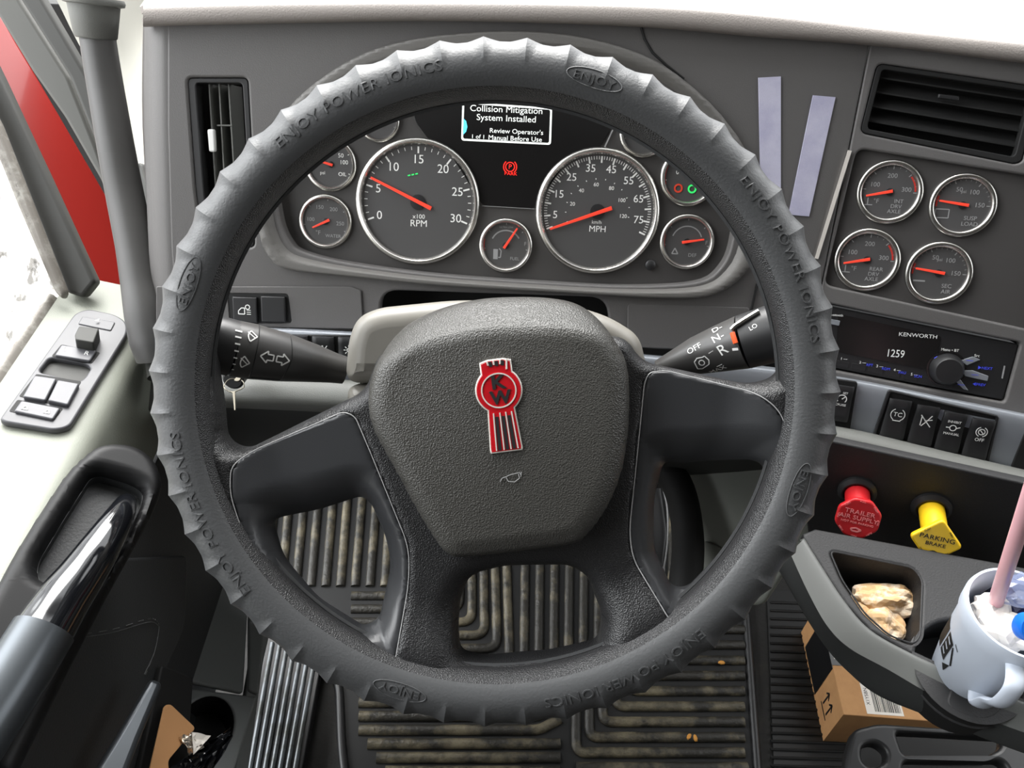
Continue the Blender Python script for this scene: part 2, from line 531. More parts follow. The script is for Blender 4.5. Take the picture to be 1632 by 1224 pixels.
# centre stack face
SV = [(1398, 100), (1632, 134), (1660, 140), (1630, 258), (1618, 262), (1370, 212)]
SG = [(1366, 236), (1640, 280), (1690, 290), (1660, 530), (1313, 454)]
st = [(1392, 44), (1700, 92), (2250, 178), (2250, 796), (1632, 668), (1480, 632), (1291, 592), (1307, 470), (1335, 330)]
RAD = [(1313, 482), (1420, 505), (1628, 546), (1602, 642), (1480, 620), (1306, 586)]
g = slab(rnd(C.uvs(st), .003), [rnd(C.uvs(SV), .007), rnd(C.uvs(SG), .009), rnd(C.uvs(RAD), .004)], -.012, 0, .002)
mk('centre_stack_face', g, 'dash', dash, C.M)
g = slab(rnd(C.uvs([(1355, 228), (1700, 280), (1700, 545), (1303, 466)], -.006), .004), [], -.018, -.006, .0005)
mk('gauge_panel', g, 'face', dash, C.M, label='dark recessed panel behind the four round gauges')
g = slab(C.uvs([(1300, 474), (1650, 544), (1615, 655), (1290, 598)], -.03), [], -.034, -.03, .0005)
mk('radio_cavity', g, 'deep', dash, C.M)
# binnacle hood ring round the cluster
OUTB = [(408, 300), (414, 372), (432, 412), (465, 430), (560, 441), (700, 455), (900, 467), (1060, 475), (1135, 470), (1182, 440), (1205, 398),
        (1212, 320), (1196, 255), (1150, 185), (1090, 128), (1025, 88), (930, 60), (820, 50), (698, 57), (610, 75), (545, 104), (480, 152), (430, 215)]
oo, ho = spl(D.uvs(OUTB), 5), spl(D.uvs(OPEN), 5)
def binfn(pts):
    a = dist_to(pts, oo); b = dist_to(pts, ho)
    t = b / (a + b + 1e-9)                              # 0 at the opening, 1 outside
    e = np.clip(a / .0025, 0, 1)
    return .0015 + .0055 * np.sqrt(1 - (1 - e) ** 2) * 1.0 - .020 * np.clip(1 - t / .55, 0, 1) ** 1.6
g = relief(oo, [ho], binfn, .0045, .002)
mk('binnacle_hood', g, 'binn', dash, D.M, smooth=60)
# cavity backs
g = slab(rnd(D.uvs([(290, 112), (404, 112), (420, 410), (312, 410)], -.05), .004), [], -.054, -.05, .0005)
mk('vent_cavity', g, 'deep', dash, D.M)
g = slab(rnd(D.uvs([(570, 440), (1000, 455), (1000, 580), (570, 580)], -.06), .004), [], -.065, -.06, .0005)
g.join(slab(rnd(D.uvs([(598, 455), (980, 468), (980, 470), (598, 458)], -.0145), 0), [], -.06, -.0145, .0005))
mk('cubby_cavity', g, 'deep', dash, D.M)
# soft top pad: roll at the front edge, then the flat top running to the windscreen
cols = [(228, 8, 24, 42, 0), (420, 3, 22, 38, 0), (700, 1, 18, 34, 0), (1000, 6, 24, 42, 0), (1200, 20, 38, 58, 0), (1400, 42, 56, 74, 1), (1632, 66, 82, 101, 1), (1800, 84, 102, 122, 1), (2250, 132, 153, 180, 1)]
def dd(x, y): return (C if x > 1391 else D).depth(x, y)
R1, R2, R3, R4, R5 = [], [], [], [], []
for (x, ya, yb, yc, k) in cols:
    d = dd(x, yc)
    R1.append((x, yc + 1, d + .006)); R2.append((x, yc - 4, d - .010)); R3.append((x, ya + 9, d - .013)); R4.append((x, ya + 1, d - .006)); R5.append((x, ya - 5, d + .02))
rows = [R1, R2, R3, R4, R5]
base = [P(*q) for q in R5]
S_ = [spl([P(*q) for q in row], 6, False) for row in rows]
b6 = [q + Vector((0, .12, .004)) for q in base]; b7 = [q + Vector((0, .55, .0)) for q in base]
S_.append(spl(b6, 6, False)); S_.append(spl(b7, 6, False))
S2 = [spl(c, 6, False) for c in zip(*S_)]
g = thicken(gridsurf(lambda i, j: S2[i][j], len(S2), len(S2[0])), .006)
mk('top_pad', g, 'pad', dash)
# thin groove line running up from the hood to the pad
g = tube([D.hit(x, y, .0002) for x, y in ((1022, 44), (1027, 62), (1040, 84), (1062, 104), (1090, 126))], .0012, 6)
mk('panel_seam', g, 'deep', dash)
# chrome strip on the crease
a, b = D.uv(1351, 240, .001), D.uv(1297, 412, .001)
a, b = C.uv(1354, 240, .002), C.uv(1301, 412, .002)
mk('bright_strip', strip(a, b, .0032, .003), 'eline', dash, C.off(.0015).M, label='thin bright chrome strip')
# left lower switch plate seam
g = slab(rnd(D.uvs([(250, 456), (560, 456), (576, 462), (579, 512), (578, 524), (250, 518)]), .002), [rnd(D.uvs([(364, 467), (460, 468), (466, 514), (368, 516)]), .003)], .0002, .0022, .001)
mk('lower_plate', g, 'dash', dash, D.M)
g = slab(rnd(D.uvs([(1000, 484), (1195, 490), (1180, 560), (1000, 552)]), .004), [], .0002, .0016, .0008)
mk('lower_plate', g, 'dash', dash, D.M)
mk('panel_seam', tube([D.hit(x, y, .001) for x, y in ((1207, 452), (1196, 500), (1190, 540))], .0012, 6), 'deep', dash)
# satin grey band and lip
bx = [247, 500, 800, 1100, 1330, 1500, 1700, 2250]
bt = [518, 527, 548, 574, 601, 634, 675, 788]; bb = [596, 603, 622, 648, 679, 718, 765, 894]; lb = [640, 650, 668, 694, 719, 757, 806, 941]
def colplane(i):
    x = bx[i]; w = 0 if x < 1250 else YAW
    pl = C if x > 1310 else D
    n = (-math.sin(w) * math.cos(rad(22)), -math.cos(w) * math.cos(rad(22)), math.sin(rad(22)))
    return Plane(pl.hit(x, bt[i]), n)
CP = [colplane(i) for i in range(len(bx))]
r0 = [(bx[i], bt[i] - 3, CP[i].depth(bx[i], bt[i]) + .006) for i in range(8)]
r1 = [(bx[i], bt[i], CP[i].depth(bx[i], bt[i]) - .008) for i in range(8)]
r1b = [(bx[i], bt[i] + 9, CP[i].depth(bx[i], bt[i] + 8) - .018) for i in range(8)]
r2 = [(bx[i], bb[i], CP[i].depth(bx[i], bb[i]) - .018) for i in range(8)]
g = surf([r0, r1, r1b, r2], 6, .004)
mk('switch_band', g, 'band', dash, smooth=60)
l0 = [(a, b - 1, c + .003) for a, b, c in r2]
l1 = [(a, b + 3, c - .018) for a, b, c in r2]
l2 = [(bx[i], (bb[i] + lb[i]) / 2 + 4, r2[i][2] - .026) for i in range(8)]
l3 = [(bx[i], lb[i] - 2, r2[i][2] - .018) for i in range(8)]
l4 = [(bx[i], lb[i] + 6, r2[i][2] + .02) for i in range(8)]
mk('lower_lip', surf([l0, l1, l2, l3, l4], 6, .004), 'lip', dash, smooth=60)
# knee bolster running back under the dash
k0 = [(bx[i], lb[i] + 4, r2[i][2] + .018) for i in range(5)]
k1 = [(bx[i], lb[i] + 50, r2[i][2] + .12) for i in range(5)]
k2 = [(bx[i] + 10, lb[i] + 90, r2[i][2] + .30) for i in range(5)]
mk('knee_bolster', surf([k0, k1, k2], 6, .006), 'knee', dash, smooth=60)
# panel behind the two air brake knobs
nG = (-math.sin(YAW) * math.cos(rad(8)), -math.cos(YAW) * math.cos(rad(8)), math.sin(rad(8)))
KP = Plane(P(1367, 780, .775), nG)
g = slab(rnd(KP.uvs([(1265, 690), (2250, 905), (2250, 1100), (1640, 930), (1290, 862)]), .004), [], -.01, 0, .002)
mk('brake_valve_panel', g, 'tray', dash, KP.M)
# bolster between the column and the centre stack, seen through the wheel
SP = Plane(P(1150, 820, .92), (-.75, -.55, .25), (0, 1, 0))
g, pl = pslab([(1086, 700, .99), (1290, 690, .86), (1290, 850, .86), (1215, 965, .90), (1110, 965, .96), (1096, 850, .98)], .008, .003, .01)
mk('side_bolster', g, 'olive', dash, pl.M)
g, pl = pslab([(1120, 860, .955), (1170, 880, .93), (1165, 975, .93), (1090, 990, .96)], .004, .003, .008)
mk('bolster_corner', g, 'olive', dash, pl.M)

# ================================================================== instrument cluster
cl = thing('instrument_cluster', 'black instrument cluster with chrome ringed dials and a lit message screen', 'instrument cluster', D.M)
F = D.off(-.0155)
g = slab(spl(F.uvs([(415, 300), (425, 370), (450, 408), (500, 428), (700, 452), (1000, 468), (1130, 462), (1180, 430), (1195, 370), (1190, 280), (1150, 190), (1060, 115), (930, 80), (810, 72), (680, 80), (560, 115), (470, 175), (430, 235)]), 4), [], -.012, 0, .001)
mk('cluster_face', g, 'face', cl, F.M)
scr = [(640, 95), (655, 165), (662, 195), (682, 222), (720, 250), (770, 328), (850, 333), (900, 262), (955, 238), (972, 208), (985, 170), (985, 100), (800, 85)]
mk('display_panel', slab(rnd(F.uvs(scr), .004), [], 0, .0012, .0005), 'lens', cl, F.M)
F2 = F.off(.0013)
mk('panel_line', polyl(F2.uvs([(768, 328), (852, 333)]), .0005, .0003), 'grey', cl, F2.M)
mk('panel_line', polyl(F2.uvs([(963, 236), (977, 206)]), .0012, .0003), 'grey', cl, F2.M)

def gauge(pl, px, py, rpx, root, part, size='small', a0=201, a1=-21, major=(), nmaj=0, nmin=0, nums=(), needle=None, nlen=(.3, .78), texts=(), red=None,
          tcol='white', numr=.62, nums_s=.17, extra=None, toff=(0, 0), inner=.86):
    """one round dial: dish with chrome bezel, ticks, numerals and a pointer. Angles in degrees, math sense"""
    h = .002
    r = rpx / FPX * pl.depth(px, py)
    T = pl.frame(px, py, 0)
    dial = mk('gauge' if part else 'dial', lathe([(r * .93, 0), (r * .93, .001), (0, .001)], 48), 'dial', root, T)
    par = dial if part else root
    w = .11 if size == 'big' else .19
    prof = [(r * (1 - w), .0012), (r * (1 - w * .95), .004), (r * (1 - w * .6), .0062), (r * (1 - w * .25), .0058), (r, .0035), (r * 1.0, .0002), (r * (1 - w), .0002)]
    if size != 'big': prof = [(a, z * .75) for a, z in prof]
    mk('bezel', lathe(prof, 64, True), 'chrome', par, T, smooth=50)
    z = .00105; g = G(); R_ = r * inner
    n = nmaj
    for i in range(n + 1):
        an = rad(a0 + (a1 - a0) * i / n)
        c, s = math.cos(an), math.sin(an)
        g.join(strip((R_ * c, R_ * s), (R_ * .88 * c, R_ * .88 * s), r * .026, .0002))
    for i in range(n * nmin + 1):
        if i % nmin == 0: continue
        an = rad(a0 + (a1 - a0) * i / (n * nmin)); c, s = math.cos(an), math.sin(an)
        g.join(strip((R_ * c, R_ * s), (R_ * .94 * c, R_ * .94 * s), r * .011, .0002))
    mk('tick_marks', g, tcol, par, T @ Tr(0, 0, z), smooth=0)
    g = G()
    for (s, an) in nums:
        c, q = math.cos(rad(an)), math.sin(rad(an))
        g.join(text(s, r * nums_s, .0002), Tr(r * numr * c, r * numr * q, 0))
    for (s, x, y, sz) in texts:
        g.join(text(s, r * sz, .0002), Tr(r * x, r * y, 0))
    if extra: extra(g, r)
    mk('numerals', g, tcol, par, T @ Tr(0, 0, z), smooth=0)
    if red:
        g = G()
        for (p0, p1) in red: g.join(polyl(arc(0, 0, R_ * .95, p0, p1, 8), r * .05, .0002))
        mk('red_zone', g, 'redpr', par, T @ Tr(0, 0, z), smooth=0)
    if needle is not None:
        c, s = math.cos(rad(needle)), math.sin(rad(needle))
        ox, oy = toff[0] * r, toff[1] * r
        p = Vector((ox - c * r * nlen[0], oy - s * r * nlen[0])); q = Vector((ox + c * r * nlen[1], oy + s * r * nlen[1])); nn = Vector((-s, c))
        wa, wb = r * .032, r * .018
        if size != 'big': wa, wb = r * .05, r * .028
        ng = slab([tuple(p + nn * wa), tuple(p - nn * wa), tuple(q - nn * wb), tuple(q + nn * wb)], [], .0024, .0034, .0004, 1)
        mk('needle', ng, 'needle', par, T)
        mk('needle_hub', lathe([(r * .12, .001), (r * .12, .0022), (r * .10, .0024), (0, .0024)], 24), 'black', par, T)
    return dial

def A(v, v0, v1, a0=201, a1=-21): return a0 + (a1 - a0) * (v - v0) / (v1 - v0)
gauge(F, 666, 322, 99, cl, 1, 'big', nmaj=6, nmin=5, nums=[(str(v), A(v, 0, 30)) for v in (0, 5, 10, 15, 20, 25, 30)], needle=155.5, nlen=(.22, .85), toff=(.02, -.0), texts=[('x100', .02, -.23, .10), ('RPM', .02, -.34, .15)], numr=.66, nums_s=.19)
g = G(); 
for k in range(3): g.join(strip(F.uv(650 + k * 6, 280 - k * 1.2, .001), F.uv(654 + k * 6, 279 - k * 1.2, .001), .0012, .0003))
mk('shift_light', g, 'greenglow', cl, F.off(.0012).M, smooth=0)
def kmh(g, r):
    for v, s in ((20, '20'), (40, '40'), (60, '60'), (80, '80'), (100, '100'), (120, '120')):
        a = A(v / 1.609, 0, 80, 201, -23); g.join(text(s, r * .085, .0002), Tr(r * .42 * math.cos(rad(a)), r * .42 * math.sin(rad(a)), 0))
    for k in range(0, 13):
        a = A(k * 10 / 1.609, 0, 80, 201, -23); c, q = math.cos(rad(a)), math.sin(rad(a)); g.join(strip((r * .50 * c, r * .50 * q), (r * .52 * c, r * .52 * q), r * .012, .0002))
gauge(F, 952, 337, 99, cl, 1, 'big', a0=201, a1=-23, nmaj=16, nmin=5, nums=[(str(v), A(v, 0, 80, 201, -23)) for v in (5, 15, 25, 35, 45, 55, 65, 75)], needle=201, nlen=(.24, .80), toff=(.0, -.02), texts=[('km/h', .0, -.17, .08), ('MPH', .02, -.28, .14)], numr=.68, nums_s=.17, extra=kmh)
gauge(F, 519, 353, 43, cl, 1, nmaj=4, nmin=2, nums=[('100', 174), ('150', 112), ('200', 55), ('250', -6)], nums_s=.2, numr=.55, needle=206, nlen=(-.02 + .0, .72), toff=(.18, .08), texts=[('WATER', .28, -.52, .17), ('\u00b0F', -.28, -.42, .22)], a0=190, a1=-25, tcol='grey')
gauge(F, 527, 262, 42, cl, 1, nmaj=4, nmin=2, nums=[('0', 180), ('50', 40), ('100', 10)], nums_s=.22, numr=.52, needle=165, nlen=(.1, .6), texts=[('OIL', .45, -.35, .2), ('psi', -.3, -.32, .18)], a0=190, a1=-25)
gauge(F, 604, 192, 34, cl, 1, nmaj=2, nmin=4, needle=120, tcol='grey')
def pump(g, r):
    g.join(box(-.45 * r, -.28 * r, -.52 * r, -.15 * r, 0, .0002, .00005)).join(polyl([(-.26 * r, -.45 * r), (-.18 * r, -.45 * r), (-.16 * r, -.2 * r), (-.24 * r, -.12 * r)], r * .04))
    g.join(polyl(arc(0, 0, r * .55, 155, 30, 14), r * .05, .0002))
gauge(F, 806, 391, 43, cl, 1, nmaj=4, nmin=2, needle=58, nlen=(.12, .76), texts=[('FUEL', .35, -.48, .16), ('F', .72, .08, .2), ('ULTRA LOW', 0, .66, .09)], red=[(195, 165)], a0=190, a1=-10, extra=pump, tcol='grey')
def defx(g, r): g.join(polyl(arc(0, 0, r * .55, 160, 20, 14), r * .04, .0002)).join(polyl([(-.5 * r, -.45 * r), (-.4 * r, -.25 * r), (-.28 * r, -.45 * r)], r * .04, .0002, True))
gauge(F, 1094, 385, 44, cl, 1, nmaj=4, nmin=2, needle=10, nlen=(.18, .62), texts=[('DEF', .25, -.48, .18), ('F', .72, -.02, .2)], red=[(195, 165)], a0=190, a1=-10, extra=defx, tcol='grey')
gauge(F, 1097, 282, 46, cl, 1, nmaj=4, nmin=2, nums=[('0', 160), ('AIR', 10)], nums_s=.22, numr=.42, red=[(200, 155)], a0=190, a1=-10)
gauge(F, 1026, 210, 40, cl, 1, nmaj=2, nmin=4, tcol='grey')
g = G(); T = F.frame(1081, 300, .0013)
mk('brake_telltale', lathe([(.0042, 0), (.0042, .0003), (.0026, .0003), (.0026, 0)], 24, True), 'dimred', cl, T)
mk('traction_telltale', lathe([(.0042, 0), (.0042, .0003), (.0026, .0003), (.0026, 0)], 24, True), 'greenglow', cl, F.frame(1103, 301, .0013))
mk('reset_button', lathe([(.0052, 0), (.005, .003), (.0035, .0042), (0, .0045)], 24), 'black', cl, F.frame(1036, 422, 0))
# message screen
fr = rnd(F2.uvs([(737, 162), (880, 172), (878, 231), (735, 224)]), .003)
fi = rnd(F2.uvs([(740, 165), (877, 175), (875, 228), (738, 221)]), .002)
sc = mk('message_screen', slab(fr, [fi], 0, .0004, .0001), 'lcd', cl, F2.M, smooth=0)
g = G(); T = lambda x, y: F2.frame(x, y, .0001, rad(0))
def tx(g, s, px, py, size, pl=F2, sx=1., ang=0): g.join(text(s, size, .0002, sx=sx), pl.M.inverted() @ pl.frame(px, py, 0, rad(ang)))
tx(g, 'Collision Mitigation', 807, 175, .0079, sx=1.1); tx(g, 'System Installed', 807, 189, .0079, sx=1.1)
tx(g, "Review Operator's", 823, 210, .0060, sx=1.1); tx(g, 'Manual Before Use', 821, 221, .0060, sx=1.1); tx(g, '1 of 1', 762, 218, .0052, sx=1.1)
mk('screen_text', g, 'lcd', sc, F2.M, smooth=0)
g = slab([F2.uv(x, y) for x, y in ((738, 188), (743, 193), (745, 202), (743, 210), (737, 216))], [], 0, .0004, .0001)
mk('page_marker', g, 'cyan', sc, F2.M, smooth=0)
g = G(); cx, cy = F2.uv(813, 266)
g.join(polyl(arc(cx, cy, .0042, 0, 360, 24), .0009, .0003)).join(polyl(arc(cx, cy, .0062, 130, 230, 10), .0009, .0003)).join(polyl(arc(cx, cy, .0062, -50, 50, 10), .0009, .0003))
tx(g, 'P', 813, 266, .0062); tx(g, 'PARK', 814, 277, .0042, sx=1.2)
mk('park_telltale', g, 'redglow', cl, F2.M, smooth=0)

# ================================================================== vents
vt = thing('air_vent', 'tall narrow air vent with upright vanes at the left end of the dashboard', 'air vent', D.M, 'dashboard air vents')
V0 = D.off(-.012)
fo, fi = D.uvs([(298, 124), (395, 124), (400, 215), (405, 394), (322, 394), (311, 300)], -.002), D.uvs([(311, 132), (386, 132), (391, 215), (396, 390), (333, 390), (324, 300)], -.002)
g = slab(rnd(fo, .005), [rnd(fi, .004)], -.02, -.0025, .001)
mk('vent_frame', g, 'black', vt, D.M)
for i, (xa, xb) in enumerate(((333, 349), (349, 363), (364, 380))):
    a, b = V0.hit(xa, 134), V0.hit(xb, 385)
    w = D.z * -.03 + D.x * (.006 if i == 0 else .002)
    v = [a, b, b + w, a + w]; n_ = D.x * .0006
    gg = G().add([p + n_ for p in v] + [p - n_ for p in v], [(0, 1, 2, 3), (7, 6, 5, 4), (0, 4, 5, 1), (1, 5, 6, 2), (2, 6, 7, 3), (3, 7, 4, 0)])
    mk('vane', gg, 'lip', vt, smooth=0)
for yy in (200, 275):
    gg = tube([V0.hit(346 + (yy - 200) * .06, yy), V0.hit(370 + (yy - 200) * .06, yy)], .0008, 6)
    mk('cross_bar', gg, 'lip', vt)
gg = slab(rnd(V0.uvs([(331, 206), (342, 206), (344, 242), (334, 242)], .004), .002), [], .0, .006, .0015)  # highlight on the dark thumbwheel, modelled as a white raised tab
mk('glint_tab', gg, 'white', vt, V0.M, label='small white tab standing for the glint on the vent thumbwheel')
vt2 = thing('air_vent', 'wide black air vent with a folded centre above the four round gauges', 'air vent', C.M, 'dashboard air vents')
g = slab(rnd(C.uvs([(1399, 101), (1632, 135), (1659, 141), (1629, 257), (1617, 261), (1371, 211)]), .006), [rnd(C.uvs([(1406, 110), (1645, 146), (1618, 250), (1382, 205)]), .004)], -.012, -.0012, .001)
mk('vent_frame', g, 'deep', vt2, C.M)
for k in range(4):
    t = (k + .5) / 4
    a, b = C.hit(1404 - 22 * t, 112 + 92 * t, -.008), C.hit(1644 - 26 * t, 148 + 98 * t, -.008)
    dn = (C.z * -.012 + C.y * .010)
    v = [a, b, b + dn, a + dn]; n_ = C.y * .0007
    gg = G().add([p + n_ for p in v] + [p - n_ for p in v], [(0, 1, 2, 3), (7, 6, 5, 4), (0, 4, 5, 1), (1, 5, 6, 2), (2, 6, 7, 3), (3, 7, 4, 0)])
    mk('slat', gg, 'deep', vt2, smooth=0)
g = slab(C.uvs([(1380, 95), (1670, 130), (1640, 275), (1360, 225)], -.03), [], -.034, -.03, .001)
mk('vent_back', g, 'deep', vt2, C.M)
g = slab(rnd(C.uvs([(1497, 149), (1530, 153), (1529, 160), (1496, 156)]), .001), [], -.006, -.002, .001)
mk('vent_tab', g, 'black', vt2, C.M)

# ================================================================== tapes
for pts, lab in (([(1208, 124), (1244, 122), (1244, 330), (1212, 330)], 'upright strip of white tape on the dash beside the steering wheel'),
                 ([(1295, 152), (1331, 155), (1289, 345), (1256, 342)], 'slanting strip of white tape on the dash near the chrome strip')):
    o = mk('tape_strip', slab(D.uvs(pts), [], .0003, .0013, .0002, 1), 'tape', None, D.M)
    tag(o, lab, 'tape', 'tape strips on the dashboard')

# ================================================================== four round gauges
S = C.off(-.006)
def xg(px, py, key, lab, kind):
    t = thing('round_gauge', lab, 'gauge', S.frame(px, py), 'round gauges on the centre panel')
    pr = kind == 'air'
    def ex(g, r):
        if key == 'upper right':
            g.join(polyl([(-.75 * r, -.42 * r), (-.75 * r, -.15 * r), (-.35 * r, -.15 * r), (-.35 * r, -.42 * r)], r * .03, .0002, True))
        elif pr: g.join(strip((-.7 * r, -.28 * r), (-.35 * r, -.28 * r), r * .05))
        else: g.join(strip((-.6 * r, -.2 * r), (-.6 * r, -.42 * r), r * .03)).join(strip((-.7 * r, -.42 * r), (-.45 * r, -.42 * r), r * .03))
    nm = [('50', 108), ('100', 55), ('150', 2)] if pr else [('100', 155), ('200', 87), ('300', 10)]
    tt = {'upper left': [('INT', .32, -.28, .17), ('DRV', .26, -.44, .17), ('AXLE', .22, -.60, .17), ('\u00b0F', -.35, -.3, .2)],
          'lower left': [('REAR', .32, -.28, .17), ('DRV', .26, -.44, .17), ('AXLE', .22, -.60, .17), ('\u00b0F', -.35, -.3, .2)],
          'upper right': [('SUSP', .3, -.40, .18), ('LOAD', .3, -.58, .18), ('psi', -.02, .42, .14)],
          'lower right': [('SEC', .3, -.40, .18), ('AIR', .3, -.58, .18), ('psi', -.02, .42, .14)]}[key]
    gauge(S, px, py, 50, t, 0, nmaj=3 if pr else 4, nmin=5 if pr else 3, nums=nm, nums_s=.2, numr=.5, needle=173 if pr else 193, nlen=(.14 if pr else .05, .74), toff=(.04, .02),
          texts=tt, red=[(185, 160)] if pr else [(40, 3)], a0=170 if pr else 175, a1=0, tcol='grey', extra=ex, inner=.80)
xg(1417, 306, 'upper left', 'chrome ringed drive axle temperature gauge nearest the upper end of the chrome strip', 'temp')
xg(1381, 414, 'lower left', 'chrome ringed drive axle temperature gauge just above the left end of the radio', 'temp')
xg(1533, 327, 'upper right', 'chrome ringed pressure gauge with a small load outline, right below the wide air vent', 'air')
xg(1495, 435, 'lower right', 'chrome ringed air pressure gauge just above the middle of the radio', 'air')

# ================================================================== radio
X = C.off(-.004)
rt = thing('car_radio', 'black car radio with a clock display and round volume knob below the gauges', 'radio', X.frame(1460, 560))
body = slab(rnd(X.uvs([(1316, 487), (1420, 508), (1624, 549), (1599, 638), (1480, 616), (1309, 583)]), .003), [], -.02, 0, .0015)
mk('faceplate', body, 'black', rt, X.M)
mk('display_window', slab(rnd(X.uvs([(1336, 500), (1500, 536), (1490, 592), (1332, 560)]), .003), [], 0, .0006, .0002), 'lens', rt, X.M)
X2 = X.off(.0007)
g = G(); tx(g, '12:59'.replace(':', ''), 1427, 564, .0105, X2, .8)
mk('clock_digits', g, 'white', rt, X2.M, smooth=0)
g = G(); tx(g, 'KENWORTH', 1463, 535, .0052, X2, 1.15); mk('maker_name', g, 'white', rt, X2.M, smooth=0)
g = G(); tx(g, 'Menu \u2022 BT', 1514, 558, .0036, X2); tx(g, 'Src', 1557, 567, .0036, X2); tx(g, 'Bluetooth', 1332, 502, .0034, X2)
for k, (a, b) in enumerate(((1345, 572), (1375, 578), (1402, 584), (1430, 590), (1457, 597))): tx(g, '123456'[k] + ' \u2014', a, b, .0036, X2)
mk('white_lettering', g, 'white', rt, X2.M, smooth=0)
g = G()
for k, (a, b, s) in enumerate(((1386, 582, 'RPT'), (1412, 588, 'RDM'), (1438, 594, 'PAU'), (1463, 600, 'SCN'), (1570, 587, '\u25b6NEXT'), (1560, 613, '\u25c0PREV'))): tx(g, s, a, b, .0036, X2)
mk('blue_lettering', g, 'bluepr', rt, X2.M, smooth=0)
for k in range(6):
    a = 1330 + k * 27.5; b = 573 + k * 5.2
    mk('preset_button', slab(rnd(X.uvs([(a, b), (a + 23, b + 4.5), (a + 21, b + 14), (a - 2, b + 9)]), .001), [], 0, .0004, .0002), 'black', rt, X.M)
T = X.frame(1508, 588)
kb = mk('volume_knob', lathe([(.0155, 0), (.0150, .004), (.0128, .010), (.0115, .0115), (0, .012)], 40), 'black', rt, T)
mk('knob_ring', lathe([(.0175, 0), (.0175, .0012), (.0158, .0014), (.0158, 0)], 40, True), 'lens', rt, T)
mk('knob_light', slab(rnd(X.uvs([(1488, 570), (1494, 567), (1496, 572), (1490, 575)]), .0005), [], 0.0002, .0018, .0004), 'bluepr', rt, X.M)
for q in ([(1530, 574), (1550, 568), (1562, 573), (1540, 582)], [(1534, 590), (1550, 590), (1575, 599), (1573, 607), (1537, 599)], [(1521, 606), (1529, 603), (1543, 622), (1535, 620)]):
    b_ = mk('silver_button', slab(rnd(X.uvs(q), .0008), [], 0, .0016, .0005), 'band', rt, X.M)
    cx_ = sum(p[0] for p in q) / len(q); cy_ = sum(p[1] for p in q) / len(q)
    g = G(); g.join(text('\u2014', .006, .0002), X.M.inverted() @ X.frame(cx_, cy_, .0016)); mk('button_mark', g, 'bluepr', b_, X.M, smooth=0)
mk('bluetooth_button', slab(rnd(X.uvs([(1323, 508), (1339, 511), (1337, 519), (1321, 516)]), .0008), [], 0, .0016, .0005), 'band', rt, X.M)
mk('socket_slot', strip(X.uv(1601, 583), X.uv(1597, 603), .0012, .0006), 'grey', rt, X.M, smooth=0)

# ================================================================== rocker switches
def icon_tc(g):
    g.join(text('TC', .0062, .0002)).join(polyl(arc(0, 0, .0062, 120, 240, 8), .0007)).join(polyl(arc(0, 0, .0062, -60, 60, 8), .0007)).join(strip((-.0035, -.0062), (.0035, -.0062), .0008))
def icon_x(g):
    g.join(strip((-.005, .0055), (.005, -.0055), .0009)).join(polyl([(-.004, -.005), (-.004, .004), (.0, .0)], .0008)).join(polyl([(.0045, .006), (.001, 0), (-.003, -.0055)], .0008)).join(strip((-.001, .0), (.0055, .002), .0008))
def icon_dpf(g):
    g.join(text('INHIBIT', .0034, .0002), Tr(0, .006)).join(polyl(arc(0, 0, .0028, 0, 360, 12), .0008)).join(strip((-.006, 0), (-.003, 0), .0008)).join(strip((.003, 0), (.006, .0015), .0008)).join(text('MANUAL', .0034, .0002), Tr(0, -.0062))
def icon_off(g):
    g.join(polyl(arc(0, .003, .0028, 0, 360, 14), .0008)).join(polyl(arc(0, .003, .0048, 110, 250, 8), .0007)).join(polyl(arc(0, .003, .0048, -70, 70, 8), .0007)).join(strip((-.002, .005), (.002, .001), .0008)).join(text('OFF', .0046, .0002), Tr(0, -.0052))
def icon_cr(g):
    g.join(text('SET', .003, .0002), Tr(.002, .0062)).join(polyl(arc(0, 0, .0042, -40, 220, 12), .0009)).join(strip((0, 0), (.0025, .0025), .0009)).join(text('CRUISE', .003, .0002), Tr(0, -.006))
def icon_lamp(g):
    g.join(polyl([(-.006, -.003), (-.006, 0), (-.003, .003), (0, .003), (0, -.003)], .0009, .0002, True)).join(polyl(arc(.003, .004, .0022, 0, 360, 8), .0008))
    for k in range(3): g.join(strip((.002, -.003 + k * .002), (.006, -.003 + k * .002), .0006))
def icon_flag(g): g.join(polyl([(-.004, .002), (.0, .004), (0, .0), (-.004, .0)], .0008, .0002, True)).join(strip((-.002, -.005), (.004, .004), .0008))
def icon_sun(g):
    g.join(polyl(arc(0, 0, .0018, 0, 360, 10), .0008))
    for k in range(8): c, q = math.cos(k * .785), math.sin(k * .785); g.join(strip((.003 * c, .003 * q), (.005 * c, .005 * q), .0007))
def rocker_body(w, h):
    """tapered paddle with a lip: wider at the bottom, bent in the middle"""
    def f(i, j):
        t = i / 10; s = j / 8 * 2 - 1
        ww = w / 2 * (1.0 - .04 * math.cos(t * math.pi))
        z = .0035 + .004 * abs(t - .42) ** 1.3 * 1.6 + .0005
        z *= 1
        if abs(s) > .9: z -= .0016
        if i in (0, 10): z -= .002
        return Vector((s * ww, h / 2 - t * h, z))
    return thicken2(gridsurf(f, 11, 9), .003)
def thicken2(g, t):
    n = len(g.v); v = list(g.v) + [p - Vector((0, 0, t)) for p in g.v]; f = list(g.f) + [tuple(i + n for i in q[::-1]) for q in g.f]
    from collections import Counter
    c = {}
    for q in g.f:
        for k in range(len(q)):
            e = (q[k], q[(k + 1) % len(q)]); c[e] = 1
    for (a, b) in list(c):
        if (b, a) not in c: f.append((b, a, a + n, b + n))
    r = G(); r.v = v; r.f = f; return r
